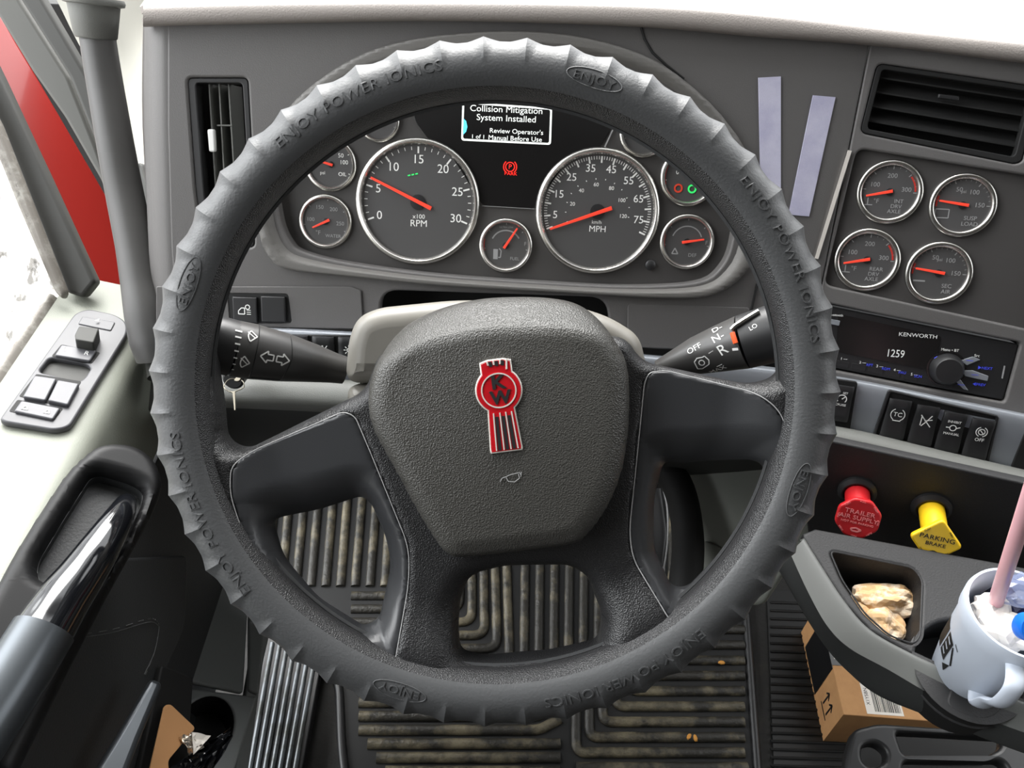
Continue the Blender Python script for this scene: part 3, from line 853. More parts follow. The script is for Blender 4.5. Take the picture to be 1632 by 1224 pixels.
def rocker(T, w, h, icon, lab, grp, up=.15, ic='white'):
    t = thing('rocker_switch', lab, 'switch', T, grp)
    mk('paddle', rocker_body(w, h), 'black', t, T)
    if icon:
        g = G(); icon(g); mk('symbol', g, ic, t, T @ Tr(0, h * up, .0052), smooth=0)
    return t
SWP = []
def podplane(x, y):
    i = 4 if x > 1250 else 1
    pl = C if x > 1310 else D
    yw = YAW if x > 1310 else 0
    top = np.interp(x, bx, bt)
    n = (-math.sin(yw) * math.cos(rad(22)), -math.cos(yw) * math.cos(rad(22)), math.sin(rad(22)))
    q = Plane(pl.hit(x, top), n)
    return Plane(P(x, y, q.depth(x, y) - .0185), n)
Q = podplane(1490, 675)
mk('switch_pod', slab(rnd(Q.uvs([(1415, 620), (1592, 662), (1575, 737), (1390, 695)]), .003), [rnd(Q.uvs([(1419, 624), (1587, 664), (1571, 731), (1396, 692)]), .002)], -.001, .0022, .0008), 'black', dash, Q.M)
mk('switch_pod_floor', slab(rnd(Q.uvs([(1417, 622), (1590, 663), (1573, 734), (1393, 693)]), .002), [], -.001, .0004, .0002), 'deep', dash, Q.M)
labs = ['black rocker switch marked TC in the row of four below the radio', 'black rocker switch with a crossed out horn symbol, right of the one marked TC',
        'black rocker switch with small INHIBIT lettering, left of the one marked OFF', 'black rocker switch marked OFF at the right end of the row below the radio']
for k, (a, b) in enumerate(((1427, 667), (1471, 677), (1514, 688), (1558, 699))):
    T = Q.frame(a, b, .0, rad(-1.5))
    rocker(T, .0205, .041, (icon_tc, icon_x, icon_dpf, icon_off)[k], labs[k], 'rocker switches below the radio')
Q2 = podplane(1345, 640)
mk('switch_pod', slab(rnd(Q2.uvs([(1290, 597), (1367, 608), (1354, 686), (1283, 670)]), .003), [], -.001, .002, .0008), 'deep', dash, Q2.M)
rocker(Q2.frame(1339, 641, .002, rad(-1.5)), .019, .036, icon_cr, 'black cruise rocker switch just right of the steering wheel rim', 'rocker switches below the radio')
Q2 = podplane(1655, 720)
mk('switch_pod', slab(rnd(Q2.uvs([(1634, 684), (1700, 697), (1690, 765), (1609, 748)]), .003), [], -.001, .002, .0008), 'deep', dash, Q2.M)
Q3 = podplane(505, 560)
mk('switch_pod', slab(rnd(Q3.uvs([(452, 533), (610, 534), (600, 592), (452, 592)]), .003), [], -.001, .002, .0008), 'deep', dash, Q3.M)
for k, (a, b, ic, lb_) in enumerate(((476, 560, icon_lamp, 'black rocker switch mostly hidden behind the left stalk'), (517, 562, icon_flag, 'black rocker switch with a slashed symbol, above the left stalk tip'), (558, 563, icon_sun, 'black rocker switch with a sun symbol beside the column shroud'))):
    rocker(Q3.frame(a, b, .002), .0215, .034, ic, lb_, 'rocker switches left of the column')
QL = D.off(.0004)
mk('switch_pod', slab(rnd(QL.uvs([(364, 467), (461, 468), (467, 515), (368, 517)]), .003), [], 0, .0012, .0006), 'deep', dash, QL.M)
for a, b, ic, lb_ in ((392, 493, icon_lamp, 'square black push switch with a white truck lamp symbol'), (437, 492, None, 'blank square black switch beside the truck lamp switch')):
    t = thing('push_switch', lb_, 'switch', QL.frame(a, b, .001), 'square switches left of the column')
    pw = .0235
    mk('push_key', box(-pw / 2, pw / 2, -.0125, .0125, 0, .004, .0012), 'black', t, WM[t])
    if ic: g = G(); ic(g); mk('symbol', g, 'white', t, WM[t] @ Tr(0, -.001, .0041), smooth=0)

# ================================================================== air brake knobs
def brake_knob(px, py, qx, qy, lab, m, sides, R_, lines, pm, rot):
    T = KP.frame(px, py)
    t = thing('brake_knob', lab, 'knob', T, 'air brake knobs')
    # collar and stem run out of the panel towards the seat
    mk('collar', lathe([(.0175, 0), (.0175, .003), (.014, .006), (.0125, .006), (.0125, .0)], 32, True), 'black', t, T)
    L = .039 if sides == 8 else .046
    mk('stem', lathe([(.0112, 0), (.0112, L * .55), (.0098, L * .8), (.0098, L - .0095)], 28), m, t, T)
    # faceplate tilts up to face the driver
    c = T @ Vector((0, 0, L))
    d = (P(qx, qy, (c - CAM).dot(FW) - .0) - c)
    FP = Plane(c, KP.z * math.cos(rad(20)) + KP.y * math.sin(rad(20)), KP.x)
    o5 = .5 if sides == 8 else 0
    pts = [(R_ * math.cos(2 * math.pi * (k + o5) / sides), R_ * math.sin(2 * math.pi * (k + o5) / sides)) for k in range(sides)]
    if sides == 4: pts = [(x, y) for x, y in pts]
    mk('faceplate', slab(rnd(pts, R_ * (.16 if sides == 8 else .2)), [], -.006, 0, .002), m, t, FP.M)
    g = G()
    for s, y, sz in lines: g.join(text(s, sz, .0003, sx=1.15), Tr(0, y))
    g.join(polyl([(-.004, -.0105), (.0, -.009), (.005, -.0105), (.002, -.0125), (-.003, -.0125)], .0014, .0002, True))
    for k in range(sides):
        a = 2 * math.pi * (k + (.5 if sides == 4 else 0)) / sides
        g.join(text('PUSH' if k % 2 else 'PULL', .0024, .0002), Rz(math.degrees(a) - 90) @ Tr(0, R_ * (.62 if sides == 4 else .84)))
    mk('lettering', g, pm, t, FP.M @ Tr(0, 0, .0001) @ Rz(lines_rot[m]), smooth=0)
lines_rot = {'tred': 0, 'tyel': 0}
brake_knob(1366, 782, 1370, 823, 'red octagonal trailer air supply knob', 'tred', 8, .0206, [('TRAILER', .006, .0062), ('AIR SUPPLY', .0005, .0058), ('NOT FOR PARKING', -.0042, .0028)], 'prt_pink', rad(10))
brake_knob(1484, 808, 1492, 846, 'yellow square parking brake knob', 'tyel', 4, .0225, [('PARKING', .0035, .0062), ('BRAKE', -.0025, .0050)], 'prt_black', rad(12))

# ================================================================== floor mat
FL = Plane((0, 0, 0), (0, 0, 1))
MB = .010
mo = rnd(FL.uvs([(400, 760), (1150, 760), (1188, 960), (1208, 1236), (1212, 1300), (560, 1300), (545, 1200), (540, 1080), (470, 1000), (400, 900)], MB), .03)
fm = mk('floor_mat', slab(mo, [], .0005, MB, .002), 'deep', None, None)
tag(fm, 'muddy black rubber floor mat with raised ribs under the steering wheel', 'floor mat')
g = G(); w = .0042
def rib(pts, r=0):
    q = FL.uvs(pts, MB)
    if r:
        qq = [Vector(p) for p in q]; out_ = [q[0]]
        for i in range(1, len(qq) - 1):
            u = (qq[i - 1] - qq[i]); v = (qq[i + 1] - qq[i]); k = min(r, u.length * .45, v.length * .45)
            p0, p2 = qq[i] + u.normalized() * k, qq[i] + v.normalized() * k
            for j in range(7):
                t = j / 6; s = p0 * (1 - t) ** 2 + qq[i] * 2 * t * (1 - t) + p2 * t * t; out_.append((s.x, s.y))
        out_.append(q[-1]); q = out_
    g.join(tube([(a, b, MB + .001) for a, b in q], w * 1.9, 10, flat=.7, up=(0, 0, 1)))
for k in range(6): rib([(560, 950 + 21 * k), (712 + 20 * k, 950 + 21 * k), (716 + 18 * k, 860)], .02)
for k in range(13): rib([(838 + 23.5 * k, 800), (835 + 23.5 * k, 1046 if k < 7 else 965)])
for k in range(12): rib([(440 + 23 * k, 780), (425 + 23.5 * k, 935)])
for k in range(10): rib([(572 if k < 5 else 572 + 14 * (k - 4), 1076 + 22 * k), (860 + 0 * k, 1076 + 22 * k), (892 - 10 * (k % 2), 1058 + 22 * k)] if k < 5 else [(572 + 14 * (k - 4), 1076 + 22 * k), (893, 1076 + 22 * k)], .012)
for k in range(9): rib([(918 + 21 * k, 1046 - 8 * k), (918 + 21 * k, 1200 - 24.5 * k), (1186, 1200 - 24.5 * k)], .015)
for k in range(5): rib([(918, 1224 + 24 * k), (1192, 1224 + 24 * k)])
mk('mat_ribs', g, 'mat', fm, None, smooth=60)
mk('mat_border', tube([(a, b, MB) for a, b in mo], .007, 8, True, up=(0, 0, 1)), 'black', fm, None, smooth=60)
g = G()
for k, (a, b) in enumerate(((1150, 1056), (1098, 1174), (1108, 1176), (1000, 1030), (700, 1120))): g.join(lathe([(.006, 0), (.0045, .002), (0, .0025)], 7), Tr(*FL.hit(a, b, MB + .005)) @ Rz(k * 50) @ Matrix.Diagonal((1, .6, 1, 1)))
tag(mk('leaf_crumbs', g, 'leaf', None, None), 'few small orange leaf crumbs lying on the ribbed floor mat', 'debris', kind='stuff')
# ribbed floor covering right of the mat
g = slab(rnd(FL.uvs([(1222, 940), (1420, 940), (1440, 1300), (1236, 1300)], .004), .006), [], .0005, .004, .001)
for k in range(26):
    y = 960 + k * 13
    g.join(tube([FL.hit(1228, y, .005), FL.hit(1415, y + 6, .005)], .0022, 6, up=(0, 0, 1)))
tag(mk('floor_runner', g, 'runner', None, None), 'black finely ribbed floor covering between the mat and the cardboard box', 'floor covering')

# ================================================================== console tray with pocket
TP = Plane(P(1400, 960, .70), (-.06, -.12, 1))
PK = [(1322, 878), (1455, 905), (1470, 925), (1466, 1015), (1455, 1027), (1417, 1013), (1378, 978), (1342, 925)]
seam = [(1281, 858), (1310, 906), (1346, 961), (1386, 1005), (1449, 1041), (1524, 1076), (1600, 1108), (1760, 1170), (2150, 1340)]
ctr = thing('console_tray', 'dark console tray with a moulded pocket and grey edge trim at lower right', 'console', TP.frame(1400, 960))
ax_top = TP.uv(1600, 1000)
MC = P(1627, 976, .60)                                    # centre of the mug rim
mz = TP.o.z + .0
mt = (TP.o - MC).dot(TP.z) / Vector((0, 0, 1)).dot(TP.z)
mc2 = MC + Vector((0, 0, mt)); mc2l = ((mc2 - TP.o).dot(TP.x), (mc2 - TP.o).dot(TP.y))
hole = [(mc2l[0] + .041 * math.cos(a * math.pi / 20), mc2l[1] + .041 * math.sin(a * math.pi / 20)) for a in range(40)]
outl = TP.uvs([(1280, 850)]) + TP.uvs(seam) + TP.uvs([(2250, 1200), (2150, 1060), (1640, 905), (1300, 842)])
g = slab(outl, [rnd(TP.uvs(PK), .006), hole], -.012, 0, .003)
mk('tray_top', g, 'tray', ctr, TP.M)
TB = TP.off(-.055)
pk_uv = rnd(TP.uvs(PK), .006)
def ringwall(uv, z0, z1, sc=.9):
    c = np.mean(np.array(uv), 0); v = []; f = []; n = len(uv)
    for lev, (z, s) in enumerate(((z1, 1.0), (z0, sc))):
        v += [(c[0] + (a - c[0]) * s, c[1] + (b - c[1]) * s, z) for a, b in uv]
    for lev, (z, s) in enumerate(((z1, 1.04), (z0, sc * 1.04))):
        v += [(c[0] + (a - c[0]) * s, c[1] + (b - c[1]) * s, z - (0 if lev == 0 else .003)) for a, b in uv]
    for i in range(n):
        j = (i + 1) % n
        f += [(i, j, n + j, n + i), (2 * n + j, 2 * n + i, 3 * n + i, 3 * n + j), (j, i, 2 * n + i, 2 * n + j)]
    f.append(tuple(range(n, 2 * n))); f.append(tuple(range(3 * n, 4 * n))[::-1])
    return G().add(v, f)
mk('pocket', ringwall(pk_uv, -.048, -.0035, .9), 'tray', ctr, TP.M)
mk('pocket_rim', tube([(a, b, .0002) for a, b in pk_uv], .0008, 6, True, up=(0, 0, 1)), 'tray', ctr, TP.M)
mk('cup_well', ringwall(hole, -.036, -.0035, .96), 'deep', ctr, TP.M)
lt = [(1259, 881), (1287, 942), (1318, 997), (1354, 1033), (1417, 1068), (1508, 1120), (1590, 1152), (1760, 1218), (2130, 1390)]
lw = [(1242, 910), (1285, 985), (1318, 1034), (1350, 1069), (1401, 1108), (1496, 1147), (1575, 1179), (1760, 1252), (2110, 1430)]
ra = [(x, y, TP.depth(x, y) + .003) for x, y in seam]
ra2 = [(x - 1, y + 2, TP.depth(x, y) - .003) for x, y in seam]
rb = [(x, y, TP.depth(x, y) + .004) for x, y in lt]
mk('edge_trim', surf([ra, ra2, rb], 6, .004), 'traytrim', ctr, smooth=50, label='light grey bevelled edge trim')
rb2 = [(x, y - 1, TP.depth(x, y) + .005) for x, y in lt]; rc = [(x, y, TP.depth(x, y) + .035) for x, y in lw]; rd = [(x + 14, y - 4, TP.depth(x, y) + .055) for x, y in lw]
mk('lower_trim', surf([rb2, rc, rd], 6, .004), 'traytrim2', ctr, smooth=50)
NP = pplane([(1512, 1088, TP.depth(1512, 1088)), (1608, 1108, TP.depth(1608, 1108)), (1560, 1150, TP.depth(1560, 1150) + .002)])
g = slab(rnd([((P(x, y, TP.depth(x, y) + dz) - NP.o).dot(NP.x), (P(x, y, TP.depth(x, y) + dz) - NP.o).dot(NP.y)) for x, y, dz in ((1526, 1062, 0), (1620, 1096, 0), (1600, 1122, 0), (1588, 1140, 0), (1567, 1149, .002), (1530, 1140, .002), (1507, 1122, 0))], .006), [], -.003, .0020, .0015)
mk('handle_notch', g, 'tray', ctr, NP.M)
# crumpled paper wads in the pocket
random.seed(4)
def wad(c, r, sd, sq=(1, 1, 1), amp=.35, sub=3):
    random.seed(sd); bm = bmesh.new(); bmesh.ops.create_icosphere(bm, subdivisions=sub, radius=1)
    dirs = [(Vector((random.gauss(0, 1), random.gauss(0, 1), random.gauss(0, 1))).normalized(), random.uniform(.2, 1), random.uniform(3, 7)) for _ in range(14)]
    for v in bm.verts:
        n = v.co.normalized(); h = 0
        for d, a, k in dirs: h += a * abs(math.sin(k * n.dot(d) + a * 5)) / 7
        v.co = Vector(((1 - amp + amp * h * 1.6) * n.x * r * sq[0], (1 - amp + amp * h * 1.6) * n.y * r * sq[1], (1 - amp + amp * h * 1.6) * n.z * r * sq[2])) + Vector(c)
    bm.verts.index_update(); g = G(); g.v = [v.co.copy() for v in bm.verts]; g.f = [tuple(v.index for v in f.verts) for f in bm.faces]; bm.free(); return g
for k, (x, y, dz, r, sq, lb_) in enumerate(((1412, 962, -.030, .019, (1.3, .7, .8), 'twisted tan paper wad at the back of the console pocket'), (1380, 968, -.030, .013, (1, 1.3, .8), 'small tan paper wad against the left wall of the console pocket'), (1398, 992, -.032, .020, (1.1, .9, .8), 'pale crumpled paper wad lying foremost in the console pocket'))):
    o = mk('paper_wad', wad((0, 0, 0), r, 11 + k, sq, .55, 4), 'crump', None, Matrix.Translation(TP.hit(x, y, dz)) @ Rz(-20 * k), smooth=0)
    tag(o, lb_, 'crumpled paper', 'paper wads in the console pocket')

# ================================================================== mug
T = Matrix.Translation(MC) @ Matrix.Scale(.91, 4)
mg = thing('plastic_mug', 'pale blue plastic travel mug with a handle, full of wrappers', 'mug', Matrix.Translation(MC - Vector((0, 0, .10))))
H = .112
prof = [(0, -H), (.026, -H), (.028, -H + .004), (.0345, -.07), (.0395, -.018), (.0412, -.0175), (.0425, -.004), (.0415, 0), (.0395, 0), (.0375, -.006), (.0325, -.07), (.0245, -H + .006), (0, -H + .006)]
mk('mug_body', lathe(prof, 56), 'mug', mg, T, smooth=50)
a = rad(-108)
dirv = Vector((math.cos(a), math.sin(a), 0))
hp = [dirv * r + Vector((0, 0, z)) for r, z in ((.038, -.016), (.052, -.018), (.058, -.026), (.058, -.046), (.047, -.066), (.041, -.084), (.031, -.084))]
mk('handle', tube(spl([tuple(p) for p in hp], 6, False), .0075, 12, flat=.45, up=dirv), 'mug', mg, T, smooth=50)
def onmug(u, v, h=.0004):
    """u angle in radians, v height below the rim"""
    r = np.interp(v, [.018, .07, H], [.0395, .0345, .028]) + h
    return Vector((r * math.cos(u), r * math.sin(u), -v))
def mugpatch(pts, m, nm, n=6):
    (a0, v0), (a1, v1), (a2, v2), (a3, v3) = pts
    def f(i, j):
        s, t = i / n, j / n
        a = (a0 * (1 - s) + a1 * s) * (1 - t) + (a3 * (1 - s) + a2 * s) * t
        v = (v0 * (1 - s) + v1 * s) * (1 - t) + (v3 * (1 - s) + v2 * s) * t
        return onmug(rad(a), v)
    return gridsurf(f, n + 1, n + 1)
g = mugpatch([(-188, .044), (-172, .048), (-172, .076), (-188, .072)], 0, 0).join(mugpatch([(-170, .044), (-162, .048), (-162, .049), (-170, .045)], 0, 0)).join(mugpatch([(-169, .050), (-158, .070), (-160, .072), (-171, .052)], 0, 0)).join(mugpatch([(-172, .080), (-160, .072), (-164, .086), (-165, .086)], 0, 0)).join(mugpatch([(-212, .042), (-192, .044), (-192, .074), (-212, .074)], 0, 0))
mk('printed_logo', thicken2(g, .0002), 'prt_black', mg, T, smooth=0)
g = G()
for k in range(3):
    g.join(mugpatch([(-185, .048 + k * .008), (-176, .051 + k * .008), (-176, .053 + k * .008), (-185, .050 + k * .008)], 0, 0, 3))
g.v = [p * 1.006 for p in g.v]
mk('logo_lettering', thicken2(g, .0001), 'mug', mg, T, smooth=0)
# things in the mug
s0 = MC + Vector((-.006, .004, -.06)); s1 = P(1648, 770, .50)
s0 = P(1585, 965, .612)
dv = (s1 - s0).normalized()
o = mk('drinking_straw', tube([tuple(Vector((0, 0, 0)) + dv * k) for k in (-.045, 0, .05, .10, (s1 - s0).length)], .0052, 16), 'straw', None, Matrix.Translation(s0))
tag(o, 'thick translucent pink drinking straw leaning out of the mug', 'straw')
o = mk('paper_napkin', wad((0, 0, 0), .017, 33, (1.15, .9, .8), .6, 3), 'paper', None, Matrix.Translation(P(1600, 1006, .606)), smooth=0)
tag(o, 'white crumpled paper napkin at the front of the mug', 'napkin')
o = mk('paper_napkin', wad((0, 0, 0), .012, 35, (1, .9, .9), .5), 'paper', None, Matrix.Translation(P(1580, 972, .615)), smooth=0)
tag(o, 'small grey white napkin end behind the crumpled one in the mug', 'napkin')
o = mk('plastic_wrapper', wad((0, 0, 0), .024, 37, (1.1, .9, .9), .5), 'navy', None, Matrix.Translation(P(1634, 975, .630)), smooth=0)
tag(o, 'dark navy plastic wrapper stuffed in the mug', 'wrapper')
o = mk('clear_wrapper', wad((0, 0, 0), .015, 41, (1.3, .9, .7), .5), 'clear', None, Matrix.Translation(P(1632, 942, .605)), smooth=0)
tag(o, 'crinkled clear plastic wrapper at the back of the mug', 'wrapper')
o = mk('bottle_cap', lathe([(.010, 0), (.010, .008), (.009, .010), (0, .010)], 24), 'blue', None, Matrix.Translation(P(1634, 998, .585)) @ Matrix.Rotation(rad(40), 4, 'X'))
tag(o, 'small bright blue plastic cap among the wrappers in the mug', 'cap')

# ================================================================== cardboard box
zt = .10
BT = Plane((0, 0, zt), (0, 0, 1))
V0_ = BT.hit(1344, 1139); V1_ = BT.hit(1504, 1151); V2_ = BT.hit(1283, 968)
xd = (V1_ - V0_).normalized(); yd = Vector((-xd.y, xd.x, 0)); ly = (V2_ - V0_).dot(yd)
TBX = Matrix(((xd.x, yd.x, 0, V0_.x), (xd.y, yd.y, 0, V0_.y), (0, 0, 1, 0), (0, 0, 0, 1)))
bx_ = thing('cardboard_box', 'brown cardboard box with black tape and a barcode label under the console', 'box', TBX)
LX = .26; LY = max(.18, ly)
mk('carton', box(0, LX, 0, LY, .001, zt, .0015), 'card', bx_, TBX)
def onbox(x, y): q = TBX.inverted() @ BT.hit(x, y); return (q.x, q.y)
mk('top_flap_seam', polyl([(0.002, LY / 2), (LX - .002, LY / 2)], .0012, .0003), 'card', bx_, TBX @ Tr(0, 0, zt), smooth=0)
g = box(-.0006, .05, .075, .150, zt - .0, zt + .0006, .0002).join(box(-.0008, 0.0002, .070, .15, .01, zt, .0002))
mk('black_tape', g, 'ptape', bx_, TBX)
g = G()
for k in range(7): g.join(strip((.006 + .006 * k, .085 + .004 * (k % 3)), (.008 + .006 * k, .140 - .006 * (k % 2)), .0018, .0002))
mk('tape_print', g, 'paper', bx_, TBX @ Tr(0, 0, zt + .0007), smooth=0)
lx0, ly0 = onbox(1384, 1142); lx1, ly1 = onbox(1441, 1140)
lab_ = mk('shipping_label', box(.035, .088, .004, .060, zt, zt + .0004, .0001), 'paper', bx_, TBX)
g = G(); random.seed(2); x = .048
while x < .085:
    w_ = random.choice((.0006, .001, .0016)); g.join(strip((x, .008), (x, .052), w_)); x += w_ + random.choice((.0006, .001, .0014))
g.join(text('X1Y5BN', .007, .0002), Tr(.0405, .030) @ Rz(90))
mk('barcode', g, 'prt_black', lab_, TBX @ Tr(0, 0, zt + .0005), smooth=0)
g = G()                                                     # upright arrows on the left end
for k in (0, 1): g.join(strip((.0 + .018 * k, .02), (.0 + .018 * k, .05), .003)).join(polyl([(-.006 + .018 * k, .042), (.018 * k, .053), (.006 + .018 * k, .042)], .003))
g.join(strip((-.006, .014), (.024, .014), .003))
mk('arrow_print', g, 'prt_black', bx_, TBX @ Matrix(((0, 0, -1, -.0002), (-1, 0, 0, .045), (0, 1, 0, .015), (0, 0, 0, 1))), smooth=0)

# ================================================================== black organiser, lower right
OP = Plane(P(1500, 1200, .93), (0, -.05, 1))
g = slab(rnd(OP.uvs([(1360, 1162), (1400, 1152), (1700, 1172), (1700, 1400), (1330, 1400), (1350, 1200)]), .01),
         [rnd(OP.uvs([(1428, 1166), (1600, 1174), (1596, 1192), (1570, 1206), (1440, 1202)]), .006), spl(OP.uvs([(1376, 1190), (1395, 1184), (1412, 1196), (1410, 1214), (1392, 1222), (1376, 1212)]), 4), rnd(OP.uvs([(1440, 1212), (1600, 1212), (1640, 1300), (1440, 1300)]), .008)], -.02, 0, .005)
og = thing('plastic_organiser', 'black moulded plastic organiser with cut outs below the cardboard box', 'organiser', OP.frame(1500, 1200))
mk('organiser_top', g, 'black', og, OP.M)
mk('organiser_well', slab(rnd(OP.uvs([(1375, 1165), (1690, 1178), (1690, 1380), (1345, 1380)], -.06), .01), [], -.07, -.06, .002), 'deep', og, OP.M)
zb = (OP.o.z - .07)
cc = OP.hit(1520, 1260)
mk('organiser_stand', wbox(cc.x - .06, cc.x + .10, cc.y - .06, cc.y + .04, .0045, cc.z - .075), 'deep', og)

# ================================================================== steering wheel
TLT = rad(4)
nW = -FW * math.cos(TLT) - UP * math.sin(TLT)
W = Plane(P(789, 623, .573), nW, RT)
sw = thing('steering_wheel', 'big black four spoke steering wheel in a ridged rubber cover', 'steering wheel', W.M)
RM, rr_, rc_ = .2180, .0176, .0208
def rimring(a0, a1, r, seg=40, n=200, prof=None):
    def f(i, j):
        th = 2 * math.pi * i / n; ph = rad(a0 + (a1 - a0) * j / seg); rad_ = r if prof is None else prof(th, ph)
        q = RM + rad_ * math.cos(ph)
        return Vector((q * math.sin(th), q * math.cos(th), rad_ * math.sin(ph)))
    return f
g = gridsurf(rimring(0, 360, rr_, 32, 160), 160, 32, True, True)
mk('rim', g, 'rim', sw, W.M, smooth=60)
NR = 51
def cprof(th, ph):
    u = th / (2 * math.pi) * NR + .25; t = abs(u - round(u))            # 0 at a ridge, .5 between
    p = abs(math.degrees(ph))
    k = max(0, 1 - p / 88)                                              # how far out on the tube
    wdt = .07 + .40 * k
    rd = max(0, 1 - t / wdt) if wdt > 0 else 0
    dn = max(0., 1 - abs(p - 62) / 40.)
    return rc_ - .0008 + .0038 * (k ** .8) * rd ** 1.3 
NTH = NR * 16
g1 = gridsurf(rimring(-165, 130, 0, 56, NTH, cprof), NTH, 57, True, False)
g2 = gridsurf(rimring(-165, 130, 0, 14, NTH, lambda a, b: rr_ + .0003), NTH, 15, True, False)
cv = G(); cv.join(g1); n1 = len(cv.v); cv.join(g2)
for i in range(NTH):
    i2 = (i + 1) % NTH
    cv.f.append((i * 57 + 56, i2 * 57 + 56, n1 + i2 * 15 + 14, n1 + i * 15 + 14))
    cv.f.append((i * 57, n1 + i * 15, n1 + i2 * 15, i2 * 57))
covr = mk('rubber_cover', cv, 'cover', sw, W.M, smooth=16, label='ridged dark grey rubber cover with raised lettering')
def wraptext(s, size, a_start, a_end, ph0, sx=1.):
    g = text(s, size, .0006, 'LEFT', 1.0, 1.05)
    # more points for the bend
    xs = [p.x for p in g.v]; L = max(xs) - min(xs); x0 = min(xs); out_ = []
    for p in g.v:
        th = rad(a_start + (a_end - a_start) * (p.x - x0) / L)
        ph = rad(ph0) - p.y / rc_
        r = rc_ - .0008 + (p.z - .0001) * 1.3
        k = max(0, 1 - abs(math.degrees(ph)) / 92)
        if k > 0: r = cprof(th, ph) + (p.z - .0001) * 1.3
        q = RM + r * math.cos(ph)
        out_.append(Vector((q * math.sin(th), q * math.cos(th), r * math.sin(ph))))
    g.v = out_; return g
for k in range(4):
    o_ = 90 * k + (2 if k == 3 else 0)
    mk('raised_lettering', wraptext('ENJOY POWER IONICS', .0105, -41 + o_, -9 + o_, 86), 'cover', covr, W.M, smooth=0)
    g = wraptext('ENJOY', .0085, 14 + o_, 21.5 + o_, 90)
    pts = []
    for j in range(32):
        a = 2 * math.pi * j / 32; th = rad(17.7 + o_ + 5 * math.cos(a)); ph = rad(88 + 17 * math.sin(a)); r = rc_ - .0006
        pts.append(Vector(((RM + r * math.cos(ph)) * math.sin(th), (RM + r * math.cos(ph)) * math.cos(th), r * math.sin(ph))))
    g.join(tube(pts, .0004, 5, True))
    mk('raised_oval', g, 'cover', covr, W.M, smooth=0)

# hub frame: disc inside the rim minus four windows
def Wp(pts, h=-.006): return W.uvs(pts, h)
RD = RM - .012
disc = [(RD * math.cos(2 * math.pi * k / 128), RD * math.sin(2 * math.pi * k / 128)) for k in range(128)]
HA = rnd(Wp([(347, 640), (352, 702), (382, 722), (575, 626), (600, 560), (1000, 535), (1030, 578), (1205, 616), (1250, 600), (1256, 520), (1200, 330), (1060, 190), (900, 130), (790, 118), (660, 128), (520, 190), (400, 310), (345, 450), (335, 560)]), [.012, .016, .016, .01, .01, .01, .01, .012, .02] + [.06] * 10, 8)
INS_L = rnd(Wp([(376, 782), (376, 738), (404, 718), (548, 656), (566, 664), (590, 720), (652, 872), (652, 925), (634, 1042), (616, 1046), (480, 962), (398, 850)]), [.008, .008, .006, .006, .004, .02, .02, .015, .003, .006, .05, .04], 8)
INS_R = rnd(Wp([(1027, 612), (1034, 594), (1062, 591), (1205, 626), (1238, 656), (1251, 720), (1240, 785), (1205, 865), (1135, 952), (1078, 990), (1060, 975), (1008, 890), (1003, 845), (1014, 740)]), [.006, .004, .006, .012, .012, .02, .03, .04, .03, .004, .004, .02, .02, .02], 8)
HL = rnd(Wp([(430, 828), (500, 818), (572, 795), (588, 808), (612, 862), (620, 905), (604, 988), (580, 1002), (505, 955), (450, 890)], -.014), .009, 8)
HR = rnd(Wp([(1062, 738), (1090, 742), (1200, 732), (1222, 745), (1208, 790), (1165, 868), (1098, 938), (1072, 938), (1046, 880), (1046, 800)], -.014), .009, 8)
HB = rnd(Wp([(748, 924), (800, 908), (908, 906), (938, 924), (962, 985), (956, 1026), (880, 1044), (770, 1053), (732, 1044), (728, 1005), (732, 960)], -.012), .007, 8)
lens_c = Vector(W.uv(800, 690))
def q_round(d, L): t = np.clip(d / L, 0, 1); return np.sqrt(np.clip(1 - (1 - t) ** 2, 0, 1))
def RISE(r): t = np.clip((r - .160) / .042, 0, 1); return .011 * t * t * (3 - 2 * t)
def framefn(pts):
    A_ = np.array(pts)
    dA, dB = dist_to(pts, HA), dist_to(pts, HB)
    dL, dR = dist_to(pts, INS_L), dist_to(pts, INS_R)
    r = np.hypot(A_[:, 0], A_[:, 1])
    h = -.004 - .004 * np.clip(1 - r / RD, 0, 1) + RISE(r)
    h = h - .018 * (1 - q_round(dA, .010)) - .020 * (1 - q_round(dB, .019))
    h = h - .0016 * (1 - q_round(np.minimum(dL, dR), .0016))
    return h
g = relief(disc, [HA, INS_L, INS_R, HB], framefn, .0042, .010)
mk('hub_frame', g, 'hub', sw, W.M, smooth=70)
def insfn(hole, seamp):
    def f(pts):
        A_ = np.array(pts); dH = dist_to(pts, hole); dS = dist_to(pts, seamp)
        r = np.hypot(A_[:, 0], A_[:, 1])
        base_ = -.0045 - .004 * np.clip(1 - r / RD, 0, 1) + RISE(r)
        L = np.minimum(dH + dS, .030)
        t = np.clip(dH / np.maximum(L, 1e-6), 0, 1)
        return base_ - .019 * (1 - t) ** 1.9 - .0012 * (1 - q_round(dS, .0014))
    return f
def shrink(poly, s=.9965):
    c = np.mean(np.array(poly), 0); return [(c[0] + (a - c[0]) * s, c[1] + (b - c[1]) * s) for a, b in poly]
mk('spoke_insert', relief(shrink(INS_L), [HL], insfn(HL, shrink(INS_L)), .0036, .006), 'smooth', sw, W.M, smooth=70, label='smooth dark grey left spoke insert')
mk('spoke_insert', relief(shrink(INS_R), [HR], insfn(HR, shrink(INS_R)), .0036, .006), 'smooth', sw, W.M, smooth=70, label='smooth dark grey right spoke insert')
for pl_ in (INS_L, INS_R):
    zz = framefn([(a * 1.0, b) for a, b in pl_])
    mk('trim_seam', tube([(a, b, z + .0012) for (a, b), z in zip(pl_, zz)], .00045, 5, True, up=(0, 0, 1)), 'grey', sw, W.M, smooth=60)
